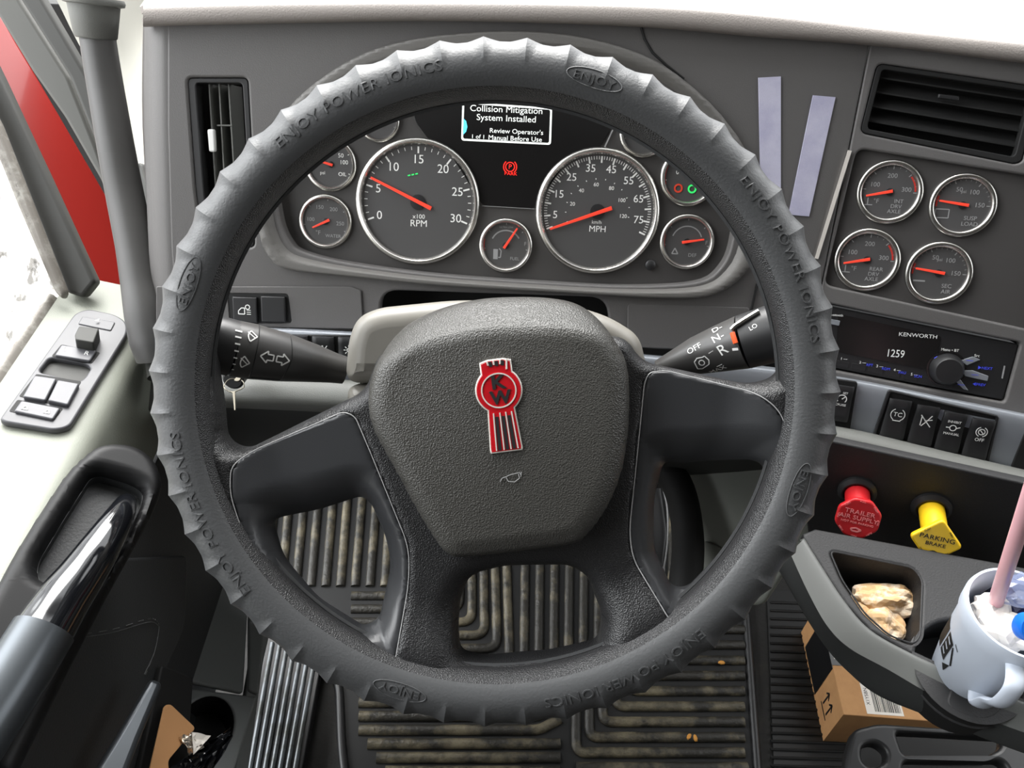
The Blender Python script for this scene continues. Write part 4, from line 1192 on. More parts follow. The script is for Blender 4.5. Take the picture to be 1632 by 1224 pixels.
# horn pad
PADH = .014
def Pp(pts): return W.uvs(pts, PADH)
pad = spl(Pp([(582, 645), (588, 600), (605, 560), (622, 535), (648, 512), (700, 488), (760, 474), (820, 470), (880, 472), (925, 482), (958, 506), (985, 545), (1002, 580), (1007, 630),
              (1004, 700), (993, 760), (970, 815), (938, 858), (915, 872), (830, 884), (735, 894), (712, 888), (695, 872), (660, 815), (622, 745), (592, 690)]), 6)
crease = spl(Pp([(560, 612), (610, 582), (680, 552), (760, 534), (840, 530), (920, 536), (1000, 552), (1040, 568)]), 8, False)
crx = np.array([c[0] for c in crease]); cry = np.array([c[1] for c in crease])
fl = spl(Pp([(604, 640), (640, 720), (690, 800), (735, 862), (830, 858), (905, 846), (950, 790), (980, 700), (985, 600), (800, 540), (620, 590)]), 6)
def padfn(pts):
    A_ = np.array(pts); dE = dist_to(pts, pad)
    cy_ = np.interp(A_[:, 0], crx, cry); above = A_[:, 1] - cy_
    h = np.full(len(A_), PADH + .004)
    h = h - .011 * (1 - q_round(dE, .006))                 # rolled edge
    h = h - .006 * np.clip(1 - dE / .016, 0, 1) ** 1.5
    s = .0045
    h = h - 1.1 * (np.where(above > s, above - s / 2, np.where(above > -s, (above + s) ** 2 / (4 * s) * .5, 0)))
    c = np.array(W.uv(800, 700, PADH)); rr2 = ((A_[:, 0] - c[0]) ** 2 + (A_[:, 1] - c[1]) ** 2)
    h = h + .003 * np.clip(1 - rr2 / .08 ** 2, 0, 1)
    return h
hp_ = mk('horn_pad', relief(pad, [], padfn, .0036, .016), 'airb', sw, W.M, smooth=60)
# emblem
EM = W.off(PADH + .0075)
ex_, ey_ = EM.uv(795, 622)
EA = math.atan2(*(lambda a, b: (-(b[0] - a[0]), (b[1] - a[1])))(EM.uv(808, 722), EM.uv(789, 574)))
ET = EM.M @ Tr(ex_, ey_) @ Matrix.Rotation(-EA * 0 + math.atan2(EM.uv(789, 574)[1] - EM.uv(808, 722)[1], EM.uv(789, 574)[0] - EM.uv(808, 722)[0]) - math.pi / 2, 4, 'Z')
R_E = .0152
def arcp(r, a0, a1, n=20): return arc(0, 0, r, a0, a1, n)
def emo(e=0.):
    w1, w2, w3 = .0100 + e, .0086 + e, .0112 + e
    r = R_E + e
    b1 = math.degrees(math.acos(w1 / r)); b2 = math.degrees(math.acos(w2 / r))
    top = .0205 + e; bot = -.0415 - e
    o = [(-w1, top - .0015), (-w1 * .5, top), (w1 * .5, top), (w1, top - .0015)]
    o += arcp(r, b1, -b2)
    o += [(w3 * .93, bot + .002), (w3 * .9, bot), (-w3 * .9, bot), (-w3 * .93, bot + .002)]
    o += arcp(r, 180 + b2, 180 - b1)
    return o
em = mk('emblem', slab(emo(.0008), [], -.003, .0010, .0006), 'eline', hp_, ET, label='red and chrome emblem with the letters KW') 
# red enamel field and chrome bars are separate raised details
WM[em] = WM[hp_]
def sub(name, g, m): return mk(name, g, m, hp_, ET, smooth=30)
sub('emblem_field', slab(emo(-.0002), [], 0, .0013, .0003), 'red')
g = polyl(arcp(R_E * .76, 0, 360, 36), .0009, .0006)
for x in (-.0056, -.0012, .0034, .0078): g.join(slab([(x * .9 - .0006, .0135 + .004 * (abs(x) < .006)), (x * .9 + .0006, .0135 + .004 * (abs(x) < .006)), (x + .0006, .0205), (x - .0006, .0205)], [], 0, .0007, .0002, 1))
for x in (-.0062, -.0014, .0030, .0074): g.join(strip((x * .9, -.0150), (x * 1.08, -.0405), .0009, .0006))
g.v = [p + Vector((0, 0, .0013)) for p in g.v]
sub('emblem_bars', g, 'eline')
g = G()
for x in (-.0040, .0008, .0052): g.join(strip((x * .9, -.0175), (x * 1.08, -.0405), .0022, .0003))
for x in (-.0036, .0008, .0050): g.join(strip((x * .9, .0165), (x, .0200), .0022, .0003))
g.join(text('K', .0125, .0006, sx=1.15, bold=.0004), Tr(0, .0052)).join(text('W', .0125, .0006, sx=1.05, bold=.0004), Tr(.0006, -.0052))
g.v = [p + Vector((0, 0, .0014)) for p in g.v]
sub('emblem_letters', g, 'black')
# horn symbol embossed
HT = W.off(PADH + .0072)
q = [HT.uv(x, y) for x, y in ((797, 768), (800, 762), (806, 760), (812, 757), (828, 753), (831, 758))]
q2 = [HT.uv(x, y) for x, y in ((806, 760), (810, 767), (820, 768), (828, 762), (826, 755))]
q3 = [HT.uv(x, y) for x, y in ((831, 752), (830, 760))]
g = polyl(q, .0005, .0003).join(polyl(q2, .0005, .0003)).join(polyl(q3, .0005, .0003))
mk('horn_symbol', g, 'grey', hp_, HT.M, smooth=0)

# ================================================================== column shroud
CW = W.off(-.050)
sh = thing('column_shroud', 'grey two piece steering column shroud showing behind the wheel hub', 'column shroud', CW.M)
so = rnd(CW.uvs([(546, 612), (552, 540), (566, 505), (600, 490), (720, 478), (890, 478), (975, 505), (1022, 535), (1032, 575), (1036, 612)]), .012, 8)
g = slab(so, [], -.085, .004, .016, 8); mk('upper_shell', g, 'shroud', sh, CW.M, smooth=60)
so = rnd(CW.uvs([(546, 614), (1036, 614), (1030, 700), (960, 800), (640, 800), (560, 700)]), .012, 8)
g = slab(so, [], -.090, .003, .016, 8); mk('lower_shell', g, 'shroud', sh, CW.M, smooth=60)
g = lathe([(.030, -.30), (.030, .0)], 24); mk('column_tube', g, 'deep', sh, CW.frame(800, 690, -.05), smooth=60)
g = lathe([(.045, 0), (.040, .03)], 32); mk('boss', g, 'deep', sh, CW.frame(800, 690, .004), smooth=60)

# ================================================================== stalks
def cone(secs):
    """secs: (px, py, depth, radius)"""
    pts = [P(a, b, c) for a, b, c, r in secs]; R_ = [r for *_, r in secs]
    ax = (pts[-1] - pts[0]); L = ax.length; ax.normalize()
    ss = [(p - pts[0]).dot(ax) for p in pts]
    mid = (pts[0] + pts[-1]) / 2; e1 = (CAM - mid); e1 = (e1 - ax * e1.dot(ax)).normalized(); e2 = ax.cross(e1)
    def onc(s, t, h=.0003):
        """s metres along the axis, t metres round the skin from the line facing the driver"""
        r = np.interp(s, ss, R_) + h; c = np.array([np.interp(s, ss, [p[k] for p in pts]) for k in range(3)])
        a = t / r
        return Vector(c) + e1 * (r * math.cos(a)) + e2 * (r * math.sin(a))
    return pts, R_, ss, onc
def wrapc(g, onc, s, t, ang=0, flip=1):
    c, q = math.cos(rad(ang)), math.sin(rad(ang))
    r = G(); r.f = [f for f in g.f]
    r.v = [onc(s + (p.x * c - p.y * q), flip * (t + p.x * q + p.y * c), .0002 + p.z) for p in g.v]
    return r
# left: tip hidden behind the rim on the left, root at the column on the right
secs = [(300, 540, .600, .0170), (325, 545, .604, .0205), (352, 550, .608, .0213), (372, 555, .612, .0213), (400, 560, .618, .0212), (450, 569, .628, .0190), (500, 579, .640, .0150), (530, 586, .648, .0122), (549, 590, .652, .0110)]
pts, R_, ss, onc = cone(secs)
st_ = thing('turn_signal_stalk', 'fat black turn signal and wiper stalk left of the steering column', 'stalk', Matrix.Translation(pts[-1]))
mk('stalk_body', tube(pts[3:], R_[3:], 40, up=(0, 0, 1)), 'stalk', st_, smooth=50)
mk('wiper_dial', tube(pts[:4], [R_[0] * .8, R_[1], R_[2], R_[3]], 40, up=(0, 0, 1)), 'black', st_, smooth=40)
s_at = lambda x: float(np.interp(x, [q[0] for q in secs], ss))
g = G()
for k in range(7): g.join(wrapc(strip((-.003 + .0006 * k, 0), (.002, 0), .0014 - .0001 * k), onc, s_at(371), -.014 + .0052 * k, 0))
mk('dial_scale', g, 'white', st_, smooth=0)
def arrow(sg): return polyl([(0, .0045), (0, .0022), (.0045, .0022), (.0045, -.0022), (0, -.0022), (0, -.0045), (-.0052, 0)][::1] if sg > 0 else [(0, .0045), (0, .0022), (-.0045, .0022), (-.0045, -.0022), (0, -.0022), (0, -.0045), (.0052, 0)], .0010, .0003, True)
g = G(); g.join(wrapc(arrow(1), onc, s_at(420), .002, 0)).join(wrapc(arrow(-1), onc, s_at(444), .002, 0))
def wiper(): return polyl(arc(0, -.003, .0065, 45, 135, 6) + [(0, -.003)], .0009, .0003, True).join(strip((-.003, .004), (.0015, -.002), .0008))
g.join(wrapc(wiper(), onc, s_at(389), .009, 90, 1)).join(wrapc(wiper(), onc, s_at(393), -.012, 90, 1))
mk('white_symbols', g, 'white', st_, smooth=0)
g = G(); a = [onc(s_at(383) + .0015 * math.cos(k), t, .0002) for k, t in enumerate(np.linspace(-.030, .030, 16))]
ln = [onc(s_at(402), t, .0001) for t in np.linspace(-.028, .028, 16)]
g.join(tube(ln, .0004, 5)); ln = [onc(s_at(458 - 6 * abs(t) / .02), t, .0001) for t in np.linspace(-.020, .017, 14)] + [onc(s_at(450), .022, .0001), onc(s_at(405), .024, .0001)]
g.join(tube(ln, .0004, 5)); mk('sleeve_seam', g, 'deep', st_)

secs = [(1052, 592, .655, .0095), (1078, 580, .650, .0115), (1110, 567, .642, .0150), (1150, 555, .634, .0185), (1185, 545, .626, .0210), (1230, 532, .618, .0215), (1262, 522, .612, .0215), (1290, 512, .606, .018)]
pts, R_, ss, onc = cone(secs)
s2 = thing('gear_selector_stalk', 'black gear selector stalk with white D N R letters right of the column', 'stalk', Matrix.Translation(pts[0]))
mk('stalk_body', tube(pts[:5], R_[:5], 40, up=(0, 0, 1)), 'stalk', s2, smooth=50)
mk('selector_collar', tube(pts[4:], [R_[4] * 1.0, R_[5] * 1.02, R_[6] * 1.02, R_[7]], 40, up=(0, 0, 1)), 'black', s2, smooth=40)
s_at = lambda x: float(np.interp(x, [q[0] for q in secs], ss))
g = G()
FLP = 1
for s, x, t, sz in (('D-', 1157, -.0175, .0075), ('N-', 1156, -.0090, .0085), ('R', 1157, .0015, .0115), ('OFF', 1116, -.0060, .0065), ('MAX', 1137, .0180, .0062)):
    g.join(wrapc(text(s, sz, .0002, sx=1.1), lambda a, b, h: onc(a, -b, h), s_at(x), -t, 14))
g.join(wrapc(box(-.0022, .0022, -.001, .001, 0, .0002, .0001), lambda a, b, h: onc(a, -b, h), s_at(1176), -.0035, -10))
g.join(wrapc(G().add([(-.002, .004, 0), (.002, .004, 0), (.0012, -.0095, 0), (-.0038, -.0095, 0), (0, 0, .0001)], [(0, 3, 2, 1)]), lambda a, b, h: onc(a, -b, h), s_at(1141), -.004, 14))
gg = polyl(arc(0, 0, .0022, 0, 360, 12), .0008).join(polyl([(-.006, -.003), (-.0045, .0035), (-.001, .005), (.003, .0035), (.005, .0035), (.006, -.001), (.004, -.004), (-.003, -.005)], .0008, .0002, True))
g.join(wrapc(gg, lambda a, b, h: onc(a, -b, h), s_at(1120), -.0065, 14))
mk('white_symbols', g, 'white', s2, smooth=0)
# flat rotary end with a bright upper edge and orange marker
ra_ = [onc(s_at(1180), -t, .0012) for t in np.linspace(-.002, .012, 6)] + [onc(s_at(1186 + 8 * k), -(.014 + .0016 * k), .0018) for k in range(6)]
mk('bright_edge', tube(ra_[5:], .0020, 8), 'chrome', s2, label='bright reflective edge')
mk('orange_marker', tube(ra_[1:5], .0020, 8), 'orange', s2, label='small orange marker')
g = wrapc(text('LO', .005, .0002), lambda a, b, h: onc(a, -b, h), s_at(1212), .009, 14); mk('collar_lettering', g, 'white', s2, smooth=0)

# ================================================================== key ring
kr = thing('key_ring', 'thin steel key ring with a key hanging from the dash below the left stalk', 'key ring', Matrix.Translation(P(373, 612, .70)))
o = P(373, 614, .70); Tk = Plane(o, -FW + UP * .5, RT).M
mk('ring', tube([Tk @ Vector((.0088 * math.cos(a / 24 * 2 * math.pi), .0062 * math.sin(a / 24 * 2 * math.pi), .001 * math.sin(a))) for a in range(24)], .0005, 6, True), 'steel', kr)
mk('key', slab(rnd([(-.004, -.006), (.0, -.0075), (.004, -.024), (.0052, -.024), (.002, -.006)], .0008), [], -.0008, .0008, .0003), 'steel', kr, Tk)
mk('key_head', slab(rnd([(-.001, .004), (.002, .009), (.006, .008), (.004, .003)], .002), [], -.001, .001, .0004), 'steel', kr, Tk)
mk('lock_barrel', lathe([(.010, -.03), (.010, .0), (.008, .002), (0, .002)], 24), 'black', kr, Plane(P(372, 604, .745), (0, -.94, .34)).M)

# ================================================================== door, pillar and left side
def yext(prof, y0, y1, n=4, ny=2, thick=.006):
    pr = spl([(x, z) for x, z in prof], n, False)
    g = gridsurf(lambda i, j: Vector((pr[j][0], y0 + (y1 - y0) * i / (ny - 1), pr[j][1])), ny, len(pr))
    return thicken(g, thick)
ZS = .70
door = struct('door_1', yext([(-.485, .689), (-.45, .681), (-.415, .673), (-.398, .668), (-.389, .658), (-.386, .64), (-.384, .60), (-.382, .56)], -.25, .70, 4, 2, .008), 'trim')
lo = mk('lower_panel', yext([(-.381, .555), (-.380, .48), (-.380, .3), (-.384, .16)], -.25, .64, 3, 2, .008), 'vinyl', door)
# window sill strip, pane and seals
SL = Plane((-.43, .5, .696), (math.sin(rad(12)), 0, math.cos(rad(12))), (math.cos(rad(12)), 0, -math.sin(rad(12))))
gm = bpy.data.materials.new('dirty_glass'); gm.use_nodes = True; n = gm.node_tree; n.nodes.clear()
o_ = n.nodes.new('ShaderNodeOutputMaterial'); mx = n.nodes.new('ShaderNodeMixShader'); tr = n.nodes.new('ShaderNodeBsdfTransparent'); df = n.nodes.new('ShaderNodeBsdfDiffuse')
nz = n.nodes.new('ShaderNodeTexNoise'); nz.inputs['Scale'].default_value = 55; nz.inputs['Detail'].default_value = 5
cr = n.nodes.new('ShaderNodeValToRGB'); cr.color_ramp.elements[0].position = .60; cr.color_ramp.elements[1].position = .68
cr.color_ramp.elements[0].color = (.06, .06, .06, 1); cr.color_ramp.elements[1].color = (.75, .75, .75, 1)
tcn = n.nodes.new('ShaderNodeTexCoord'); df.inputs[0].default_value = (.42, .40, .37, 1)
n.links.new(tcn.outputs['Object'], nz.inputs[0]); n.links.new(nz.outputs[0], cr.inputs[0]); n.links.new(cr.outputs[0], mx.inputs[0])
n.links.new(tr.outputs[0], mx.inputs[1]); n.links.new(df.outputs[0], mx.inputs[2]); n.links.new(mx.outputs[0], o_.inputs[0])
wf = thing('window_1', None, None, Matrix.Translation((-.49, .3, .7))); wf['kind'] = 'structure'
GP = Plane((-.496, .4, .9), (1, 0, 0), (0, 1, 0))
mk('window_glass', slab(GP.uvs([(-260, -100), (-84, 60), (0, 225), (95, 476), (0, 600), (-260, 900)]), [], -.002, .002, .0005, 1), gm, wf, GP.M)
mk('window_channel', yext([(-.502, .675), (-.494, .692), (-.489, .694), (-.484, .688)], -.25, .66, 3, 2, .004), 'seal2', wf)
# front upright of the window frame and seals (boundaries read off the photo, real bars)
def bar(name, A0, A1, w0, w1, th, m, parent, up=(0, 0, 1)):
    """flat bar between two (px, py, d) points; widths in px"""
    a, b = P(*A0), P(*A1); d = (b - a).normalized()
    v = (CAM - (a + b) / 2).normalized(); s = d.cross(v).normalized(); nn = s.cross(d).normalized()
    wa, wb = w0 / FPX * A0[2] / 2, w1 / FPX * A1[2] / 2
    V = []
    for p, w_ in ((a, wa), (b, wb)):
        for u, t in ((-1, 0), (-.8, 1), (.8, 1), (1, 0), (1, -2), (-1, -2)):
            V.append(p + s * (w_ * u) + nn * (th * t * .5))
    F_ = [(k, (k + 1) % 6, 6 + (k + 1) % 6, 6 + k) for k in range(6)] + [tuple(range(6))[::-1], tuple(range(6, 12))]
    g = G().add(V, F_)
    return mk(name, g, m, parent)
pb = thing('trim_1', None, None, Matrix.Translation(P(60, 250, .95))); pb['kind'] = 'structure'
def pbar(nm, pts, m, par, th=.02, bev=.004):
    g, pl = pslab(pts, th, bev, .004); return mk(nm, g, m, par, pl.M)
def dl(pts, d0, d1): return [(x, y, d0 + (d1 - d0) * (y + 80) / 560) for x, y in pts]
pbar('inner_seal', dl([(-10, -75), (25, -75), (68, 0), (136, 116), (176, 200), (215, 350), (196, 350), (154, 232), (111, 123), (33, 0)], .93, .99), 'seal', pb)
pbar('door_frame_edge', dl([(-60, -75), (-12, -75), (31, 0), (109, 123), (152, 232), (194, 350), (180, 345), (160, 287), (103, 187), (51, 113), (0, 30)], .96, 1.02), 'seal2b', pb)
pbar('frame_seal', dl([(-60, 0), (0, 123), (51, 232), (75, 283), (151, 449), (131, 474), (105, 466), (46, 317), (0, 200), (-80, 42)], .84, .86), 'seal', pb, .016)
pbar('window_seal', dl([(-82, 40), (-2, 199), (44, 316), (103, 466), (98, 478), (86, 466), (23, 318), (0, 260), (-80, 104)], .82, .845), 'seal2', pb, .012)
g, pl = pslab([(-60, -50, 1.04), (60, 130, 1.08), (200, 320, 1.12), (205, 470, 1.10), (150, 476, 1.06), (70, 300, 1.02), (-60, 10, .98)], .02, .006, .02)
o = mk('cab_body', g, 'paint', None, pl.M); tag(o, 'red painted cab body seen past the door window frame', 'vehicle body')
# light pillar trim between the door and the dash
g = surf([[(60, -60, .92), (110, 40, .94), (150, 130, .95), (176, 280, .95), (210, 520, .93)], [(150, -60, .93), (175, 40, .94), (195, 130, .95), (215, 280, .95), (235, 520, .92)], [(235, -60, .97), (240, 40, .97), (240, 130, .95), (245, 280, .94), (255, 520, .91)]], 5, .006)
struct('trim_2', g, 'pillar')
g, pl = pslab([(212, 272, .90), (250, 272, .90), (275, 640, .88), (225, 660, .86), (214, 400, .88)], .01, .003, .01)
struct('trim_3', g, 'lip', pl.M)
g, pl = pslab([(214, 256, .87), (222, 262, .87), (250, 330, .86), (270, 400, .85), (266, 450, .85), (262, 540, .85), (244, 540, .86), (230, 400, .87)], .012, .003, .004)
struct('trim_5', g, 'seal', pl.M)
# grab handle
gh = thing('grab_handle', 'dark grey grab handle running down the pillar beside the steering wheel', 'grab handle', Matrix.Translation(P(150, 30, .80)))
hp = [(153, 42, .80), (160, 90, .805), (170, 150, .81), (184, 230, .815), (199, 310, .82), (215, 390, .82), (226, 450, .82), (236, 500, .82), (246, 540, .825), (254, 570, .83)]
rr3 = [.0165, .0168, .017, .0175, .018, .0185, .020, .0225, .024, .022]
cp = spl([P(*q) for q in hp], 5, False); cr_ = list(np.interp(np.linspace(0, 9, len(cp)), range(10), rr3))
mk('grip', tube(cp, cr_, 28), 'grip', gh, smooth=60)
hp2 = [(222, 380, .845), (238, 450, .85), (256, 520, .85), (268, 600, .84)]
mk('foot', tube(spl([P(*q) for q in hp2], 4, False), [.010, .012, .014, .015, .017, .018, .019, .020, .020, .020, .020, .020, .020], 20), 'seal', gh, smooth=60)
a_, b_ = P(149, 2, .79), P(153, 62, .802); ax = (b_ - a_).normalized()
T = Plane(b_, ax).M
mk('collar', lathe([(.0178, 0), (.0195, -.002), (.0225, -.022), (.0235, -.030), (.0275, -.031), (.0285, -.034), (.0275, -.037), (0, -.037)], 40), 'lip', gh, T, smooth=50)

# window and mirror switch panel
SPN = Plane(P(100, 595, .795), (math.sin(rad(13)), 0, math.cos(rad(13))), (math.cos(rad(13)), 0, -math.sin(rad(13))))
spn = thing('door_switch_panel', 'grey window and mirror switch panel set in the door sill', 'switch panel', SPN.M)
po = rnd(SPN.uvs([(0, 672), (120, 503), (140, 496), (185, 505), (203, 518), (204, 535), (112, 684), (88, 690), (8, 677)]), .008, 6)
rec = rnd(SPN.uvs([(62, 597), (80, 574), (138, 583), (146, 590), (136, 606), (128, 612)]), .005)
mk('panel', slab(po, [rec], -.003, .004, .002), 'swp', spn, SPN.M)
mk('finger_recess', slab(rnd(SPN.uvs([(55, 600), (78, 568), (150, 580), (136, 615)]), .004), [], -.0032, -.0018, .0005), 'seal', spn, SPN.M)
def key(pts, z, nm='switch_key', m='swk', r=.002, z0=.003): return mk(nm, slab(rnd(SPN.uvs(pts, z), r), [], z0, z, .0012), m, spn, SPN.M)
key([(124, 516), (131, 504), (184, 513), (177, 527)], .0050, m='swp')
key([(119, 533), (126, 519), (158, 523), (149, 546), (120, 541)], .0190, 'mirror_knob', 'seal')
mk('key_well', slab(rnd(SPN.uvs([(82, 568), (98, 549), (160, 562), (146, 580)], .004), .002), [], .003, .0043, .0002), 'deep', spn, SPN.M)
key([(87, 566), (98, 549), (154, 558), (143, 575)], .0072)
mk('key_well', slab(rnd(SPN.uvs([(30, 632), (58, 596), (130, 608), (106, 650)], .004), .002), [], .003, .0043, .0002), 'deep', spn, SPN.M)
key([(36, 632), (55, 598), (90, 603), (72, 638)], .0085, 'window_switch')
key([(76, 638), (92, 605), (126, 611), (108, 645)], .0085, 'window_switch')
mk('key_well', slab(rnd(SPN.uvs([(14, 656), (28, 637), (101, 651), (86, 671)], .004), .002), [], .003, .0043, .0002), 'deep', spn, SPN.M)
key([(22, 655), (34, 638), (96, 650), (84, 668)], .0070)
Z9 = SPN.off(.0073); g = G()
tx(g, 'L', 103, 556, .0075, Z9); tx(g, 'R', 138, 563, .0075, Z9)
for a, b in ((155, 512),): tx(g, '\u25e2', a, b, .006, SPN.off(.0051))
for a, b in ((40, 650), (75, 656)): g.join(polyl([(-.0025, -.0015), (-.001, .002), (.001, .002), (.0025, -.0015)], .0011, .0002, True), Z9.M.inverted() @ Z9.frame(a, b))
mk('white_symbols', g, 'white', spn, Z9.M, smooth=0)

# door pull cup and handle
AR = Plane(P(150, 800, .702), (.42, -.12, .90))
dc = thing('door_pull', 'black door pull with a deep finger cup and a glossy rounded grip', 'door handle', AR.M)
co = AR.uvs([(159, 699), (215, 702), (249, 724), (264, 762), (250, 800), (212, 870), (175, 935), (120, 1040), (20, 1240), (-160, 1240), (-40, 985), (40, 845), (110, 740)])
ci = AR.uvs([(150, 745), (205, 760), (232, 775), (226, 800), (196, 860), (168, 905), (150, 925), (100, 930), (62, 918), (60, 890), (105, 815)])
co_, ci_ = rnd(co, [.015, .012, .015, .015, .02, .02, .02, .02, .0, .0, .03, .03, .015]), rnd(ci, .010)
def cupfn(pts):
    dO, dI = dist_to(pts, co_), dist_to(pts, ci_)
    return -.014 * (1 - q_round(dO, .010)) - .016 * (1 - q_round(dI, .012))
mk('armrest_shell', relief(co_, [ci_], cupfn, .0035, .006), 'vin2', dc, AR.M, smooth=60)
mk('pull_cup', slab(shrink(ci_, 1.05), [], -.030, -.025, .002), 'vinyl', dc, AR.M)
def wallring(uv, z1, z0, s1=1.0, s0=.95, t=.003):
    c = np.mean(np.array(uv), 0); n = len(uv); v = []; f = []
    for z, s in ((z1, s1), (z0, s0), (z1, s1 * 1.03), (z0, s0 * 1.03)):
        v += [(c[0] + (a - c[0]) * s, c[1] + (b - c[1]) * s, z) for a, b in uv]
    for i in range(n):
        j = (i + 1) % n
        f += [(i, j, n + j, n + i), (2 * n + j, 2 * n + i, 3 * n + i, 3 * n + j), (j, i, 2 * n + i, 2 * n + j), (n + i, n + j, 3 * n + j, 3 * n + i)]
    return G().add(v, f)
mk('cup_wall', wallring(ci_, -.014, -.028, 1.0, .98), 'vinyl', dc, AR.M, smooth=50)
bar_p = [AR.hit(x, y, h) for x, y, h in ((203, 796, -.018), (196, 812, -.006), (180, 840, .004), (155, 880, .008), (128, 920, .008), (100, 958, .008), (68, 1008, .008))]
sp_ = spl(bar_p, 5, False)
mk('pull_grip', tube(sp_, list(np.interp(np.linspace(0, 1, len(sp_)), [0, .1, .5, 1], [.006, .0095, .0165, .0225])), 28), 'gloss', dc, smooth=60, label='glossy black pull grip')
bar_q = [AR.hit(x, y, h) for x, y, h in ((70, 1004, .008), (20, 1085, .008), (-50, 1190, .008), (-120, 1300, .006))]
mk('armrest_bar', tube(spl(bar_q, 4, False), [.0232] * 13, 28), 'metalbar', dc, smooth=60, label='satin grey rounded armrest bar')
# cup-side return: black vinyl door pad with stitching
pl = Plane((-.374, .4, .5), (1, 0, .12), (0, 1, 0))
g = slab(rnd(pl.uvs([(118, 1010), (195, 890), (300, 885), (296, 1000), (266, 1066), (236, 1160), (190, 1300), (-30, 1300)]), .012), [], -.006, 0, .003)
vp = thing('door_pad', 'black vinyl door pad with a stitched seam below the armrest', 'door pad', pl.M)
mk('pad_panel', g, 'vinyl', vp, pl.M)
for off_ in (0, 5):
    sp2 = spl([pl.hit(x, y, .0006) for x, y in ((118, 1018 - off_), (180, 1008 - off_), (235, 992 - off_), (250, 992 - off_ + 3), (253, 1004), (246, 1040), (230, 1075 + off_))], 6, False)
    if off_ == 0: mk('seam', tube(sp2, .0004, 5), 'stitch', vp)
    else:
        g = G()
        for a, b in list(zip(sp2[::2], sp2[1::2])): g.join(tube([a, b], .0005, 5))
        mk('stitching', g, 'stitch', vp)
# map pocket below: lip, paper, foil
g, pl = pslab([(240, 1080, .78), (262, 1084, .78), (222, 1180, .735), (180, 1290, .69), (110, 1290, .67), (180, 1180, .725)], .012, .005, .006)
dp = thing('door_pocket', 'dark door pocket with a raised blue grey lip at lower left', 'door pocket', pl.M)
mk('pocket_lip', g, 'metalbar', dp, pl.M)
g2, pl2 = pslab([(262, 1060, .86), (305, 1080, .90), (300, 1290, .86), (205, 1290, .80)], .008, .002, .004)
mk('pocket_wall', g2, 'deep', dp, pl2.M)
# side kick panel with a seam and the cup well
KK = Plane(P(350, 1000, 1.02), (.72, -.25, .62), (0, 1, 0))
def kp(x, y): return KK.depth(x, y)
g, pl = pslab([(225, 560, .93), (340, 620, .98), (380, 880, 1.14), (236, 884, 1.02), (220, 700, .96)], .008, .003, .004)
struct('trim_4', g, 'olive', pl.M)
kk = thing('side_trim', 'dark grey moulded side trim with a round cup well beside the sill plate', 'side trim', KK.M)
g, pl = pslab([(255, 760, 1.16), (400, 860, 1.18), (392, 1100, 1.03), (300, 1094, 1.02), (278, 1050, 1.02), (235, 880, 1.08)], .008, .003, .006)
mk('trim_panel', g, 'kick', kk, pl.M)
g, pl = pslab([(396, 870, 1.175), (432, 900, 1.17), (412, 1106, 1.035), (395, 1100, 1.035)], .008, .003, .004)
mk('trim_edge', g, 'kick', kk, pl.M)
g, pl = pslab([(418, 900, 1.2), (450, 930, 1.2), (436, 1050, 1.10), (375, 1300, .98), (352, 1300, .965), (412, 1104, 1.045)], .008, .003, .004)
mk('trim_edge', g, 'kick', kk, pl.M)
CP_ = pplane([(300, 1096, 1.01), (410, 1110, 1.03), (360, 1300, .93), (230, 1300, .90)])
well = [(CP_.uv(328, 1160)[0] + .0320 * math.cos(k / 36 * 2 * math.pi), CP_.uv(328, 1160)[1] + .0400 * math.sin(k / 36 * 2 * math.pi)) for k in range(36)]
mk('well_panel', slab(rnd(CP_.uvs([(300, 1096), (410, 1110), (350, 1300), (230, 1300)]), .004), [well], -.008, 0, .003), 'kick', kk, CP_.M)
mk('cup_well', wallring(well, -.002, -.05, 1.0, .92).join(slab(shrink(well, 1.0), [], -.055, -.05, .001)), 'deep', kk, CP_.M, smooth=50)
# things in the pocket
KR = pplane([(268, 1122, .85), (312, 1160, .86), (240, 1230, .80)])
o = mk('brown_envelope', slab(rnd(KR.uvs([(262, 1124), (272, 1122), (312, 1160), (268, 1212), (276, 1290), (224, 1290)]), .004), [], -.002, 0, .0006), 'kraft', None, KR.M)
tag(o, 'brown paper envelope standing in the door pocket', 'envelope')
random.seed(8)
FO = pplane([(284, 1180, .84), (330, 1175, .86), (300, 1215, .83)])
def crumple(pts, m, nm, lab, cat, pl, amp=.006, n=9, seed=1):
    random.seed(seed)
    uv = pl.uvs(pts); (a, b, c, d) = uv
    H_ = [[random.uniform(-amp, amp) for _ in range(n + 1)] for _ in range(n + 1)]
    def f(i, j):
        s, t = i / n, j / n
        x = (a[0] * (1 - s) + b[0] * s) * (1 - t) + (d[0] * (1 - s) + c[0] * s) * t; y = (a[1] * (1 - s) + b[1] * s) * (1 - t) + (d[1] * (1 - s) + c[1] * s) * t
        return Vector((x, y, .006 + H_[i][j]))
    o = mk(nm, thicken2(gridsurf(f, n + 1, n + 1), .0006), m, None, pl.M, smooth=0); return tag(o, lab, cat)
crumple([(283, 1178), (306, 1172), (322, 1196), (300, 1206)], 'foil', 'foil_wrapper', 'crumpled silver foil wrapper on the edge of the cup well', 'wrapper', FO, .004, 6, 3)
crumple([(302, 1172), (332, 1178), (312, 1200), (304, 1208)], 'paper', 'paper_scrap', 'torn white paper scrap touching the silver foil in the cup well', 'paper', FO.off(.003), .002, 4, 5)
bg_ = pplane([(300, 1210, .84), (366, 1165, .88), (330, 1240, .84)])
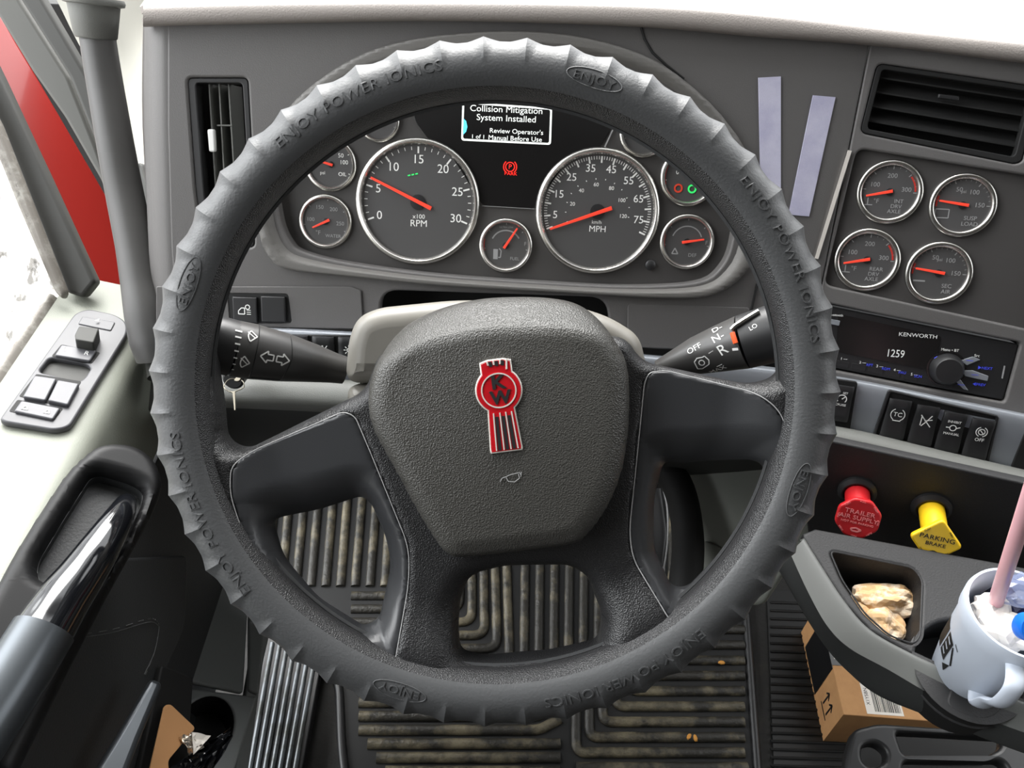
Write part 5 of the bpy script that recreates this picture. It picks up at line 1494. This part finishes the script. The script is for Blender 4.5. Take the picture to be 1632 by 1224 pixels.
crumple([(270, 1225), (362, 1164), (366, 1180), (300, 1290)], 'gloss', 'plastic_bag', 'shiny black plastic bag stuffed in the cup well', 'bag', bg_, .006, 10, 7)
YP = pplane([(178, 1188, .74), (190, 1215, .74), (165, 1222, .73)])
o = mk('yellow_note', slab(YP.uvs([(177, 1188), (191, 1216), (186, 1260), (150, 1260)]), [], -.0006, 0, .0002, 1), 'yel', None, YP.off(.006).M)
tag(o, 'pale yellow paper note poking up at the bottom left edge', 'paper')
# ribbed sill plate
SI = Plane((-.35, .5, .035), (.06, 0, 1), (1, 0, 0))
s0_ = [(437, 1030), (494, 1062), (466, 1300), (380, 1300)]
si = thing('sill_plate', 'worn ribbed aluminium door sill plate left of the floor mat', 'sill plate', SI.frame(440, 1150))
mk('plate_base', slab(rnd(SI.uvs([(426, 1015), (520, 1015), (466, 1310), (372, 1310)]), .003), [], -.03, 0, .002), 'black', si, SI.M)
for k in range(7):
    t = (k + .5) / 7
    a = SI.hit(428 + 84 * t, 1024, .0015); b = SI.hit(378 + 84 * t, 1305, .0015)
    mk('rib', tube([a, b], .0036, 8, flat=.6, up=(0, 0, 1)), 'alu', si, smooth=60)
# pedals far below the column
pd = thing('accelerator_pedal', 'dark curved pedal edge visible through the right side of the wheel', 'pedal', Matrix.Translation(P(1040, 860, 1.15)))
g, pl = pslab([(1020, 735, 1.22), (1052, 760, 1.22), (1066, 850, 1.16), (1058, 912, 1.12), (1010, 900, 1.12), (1005, 780, 1.2)], .012, .005, .01)
mk('pedal_pad', g, 'black', pd, pl.M)
pa = P(1030, 880, 1.15); mk('pedal_arm', tube([pa, Vector((pa.x, pa.y + .05, .0))], .008, 10), 'black', pd)
mk('pedal_edge', tube(spl([P(1046, 748, 1.215), P(1062, 800, 1.18), P(1064, 860, 1.145), P(1057, 912, 1.115)], 4, False), [.0012] * 12 + [.0025], 8), 'grey', pd)
hs = mk('column_boot', tube(spl([P(1030, 720, .97), P(1078, 770, .95), P(1096, 850, .92), P(1092, 930, .89), P(1080, 990, .88)], 6, False), .018, 20), 'deep', None, None, smooth=60)
tag(hs, 'thick black curved rubber hose behind the right side of the wheel', 'hose')
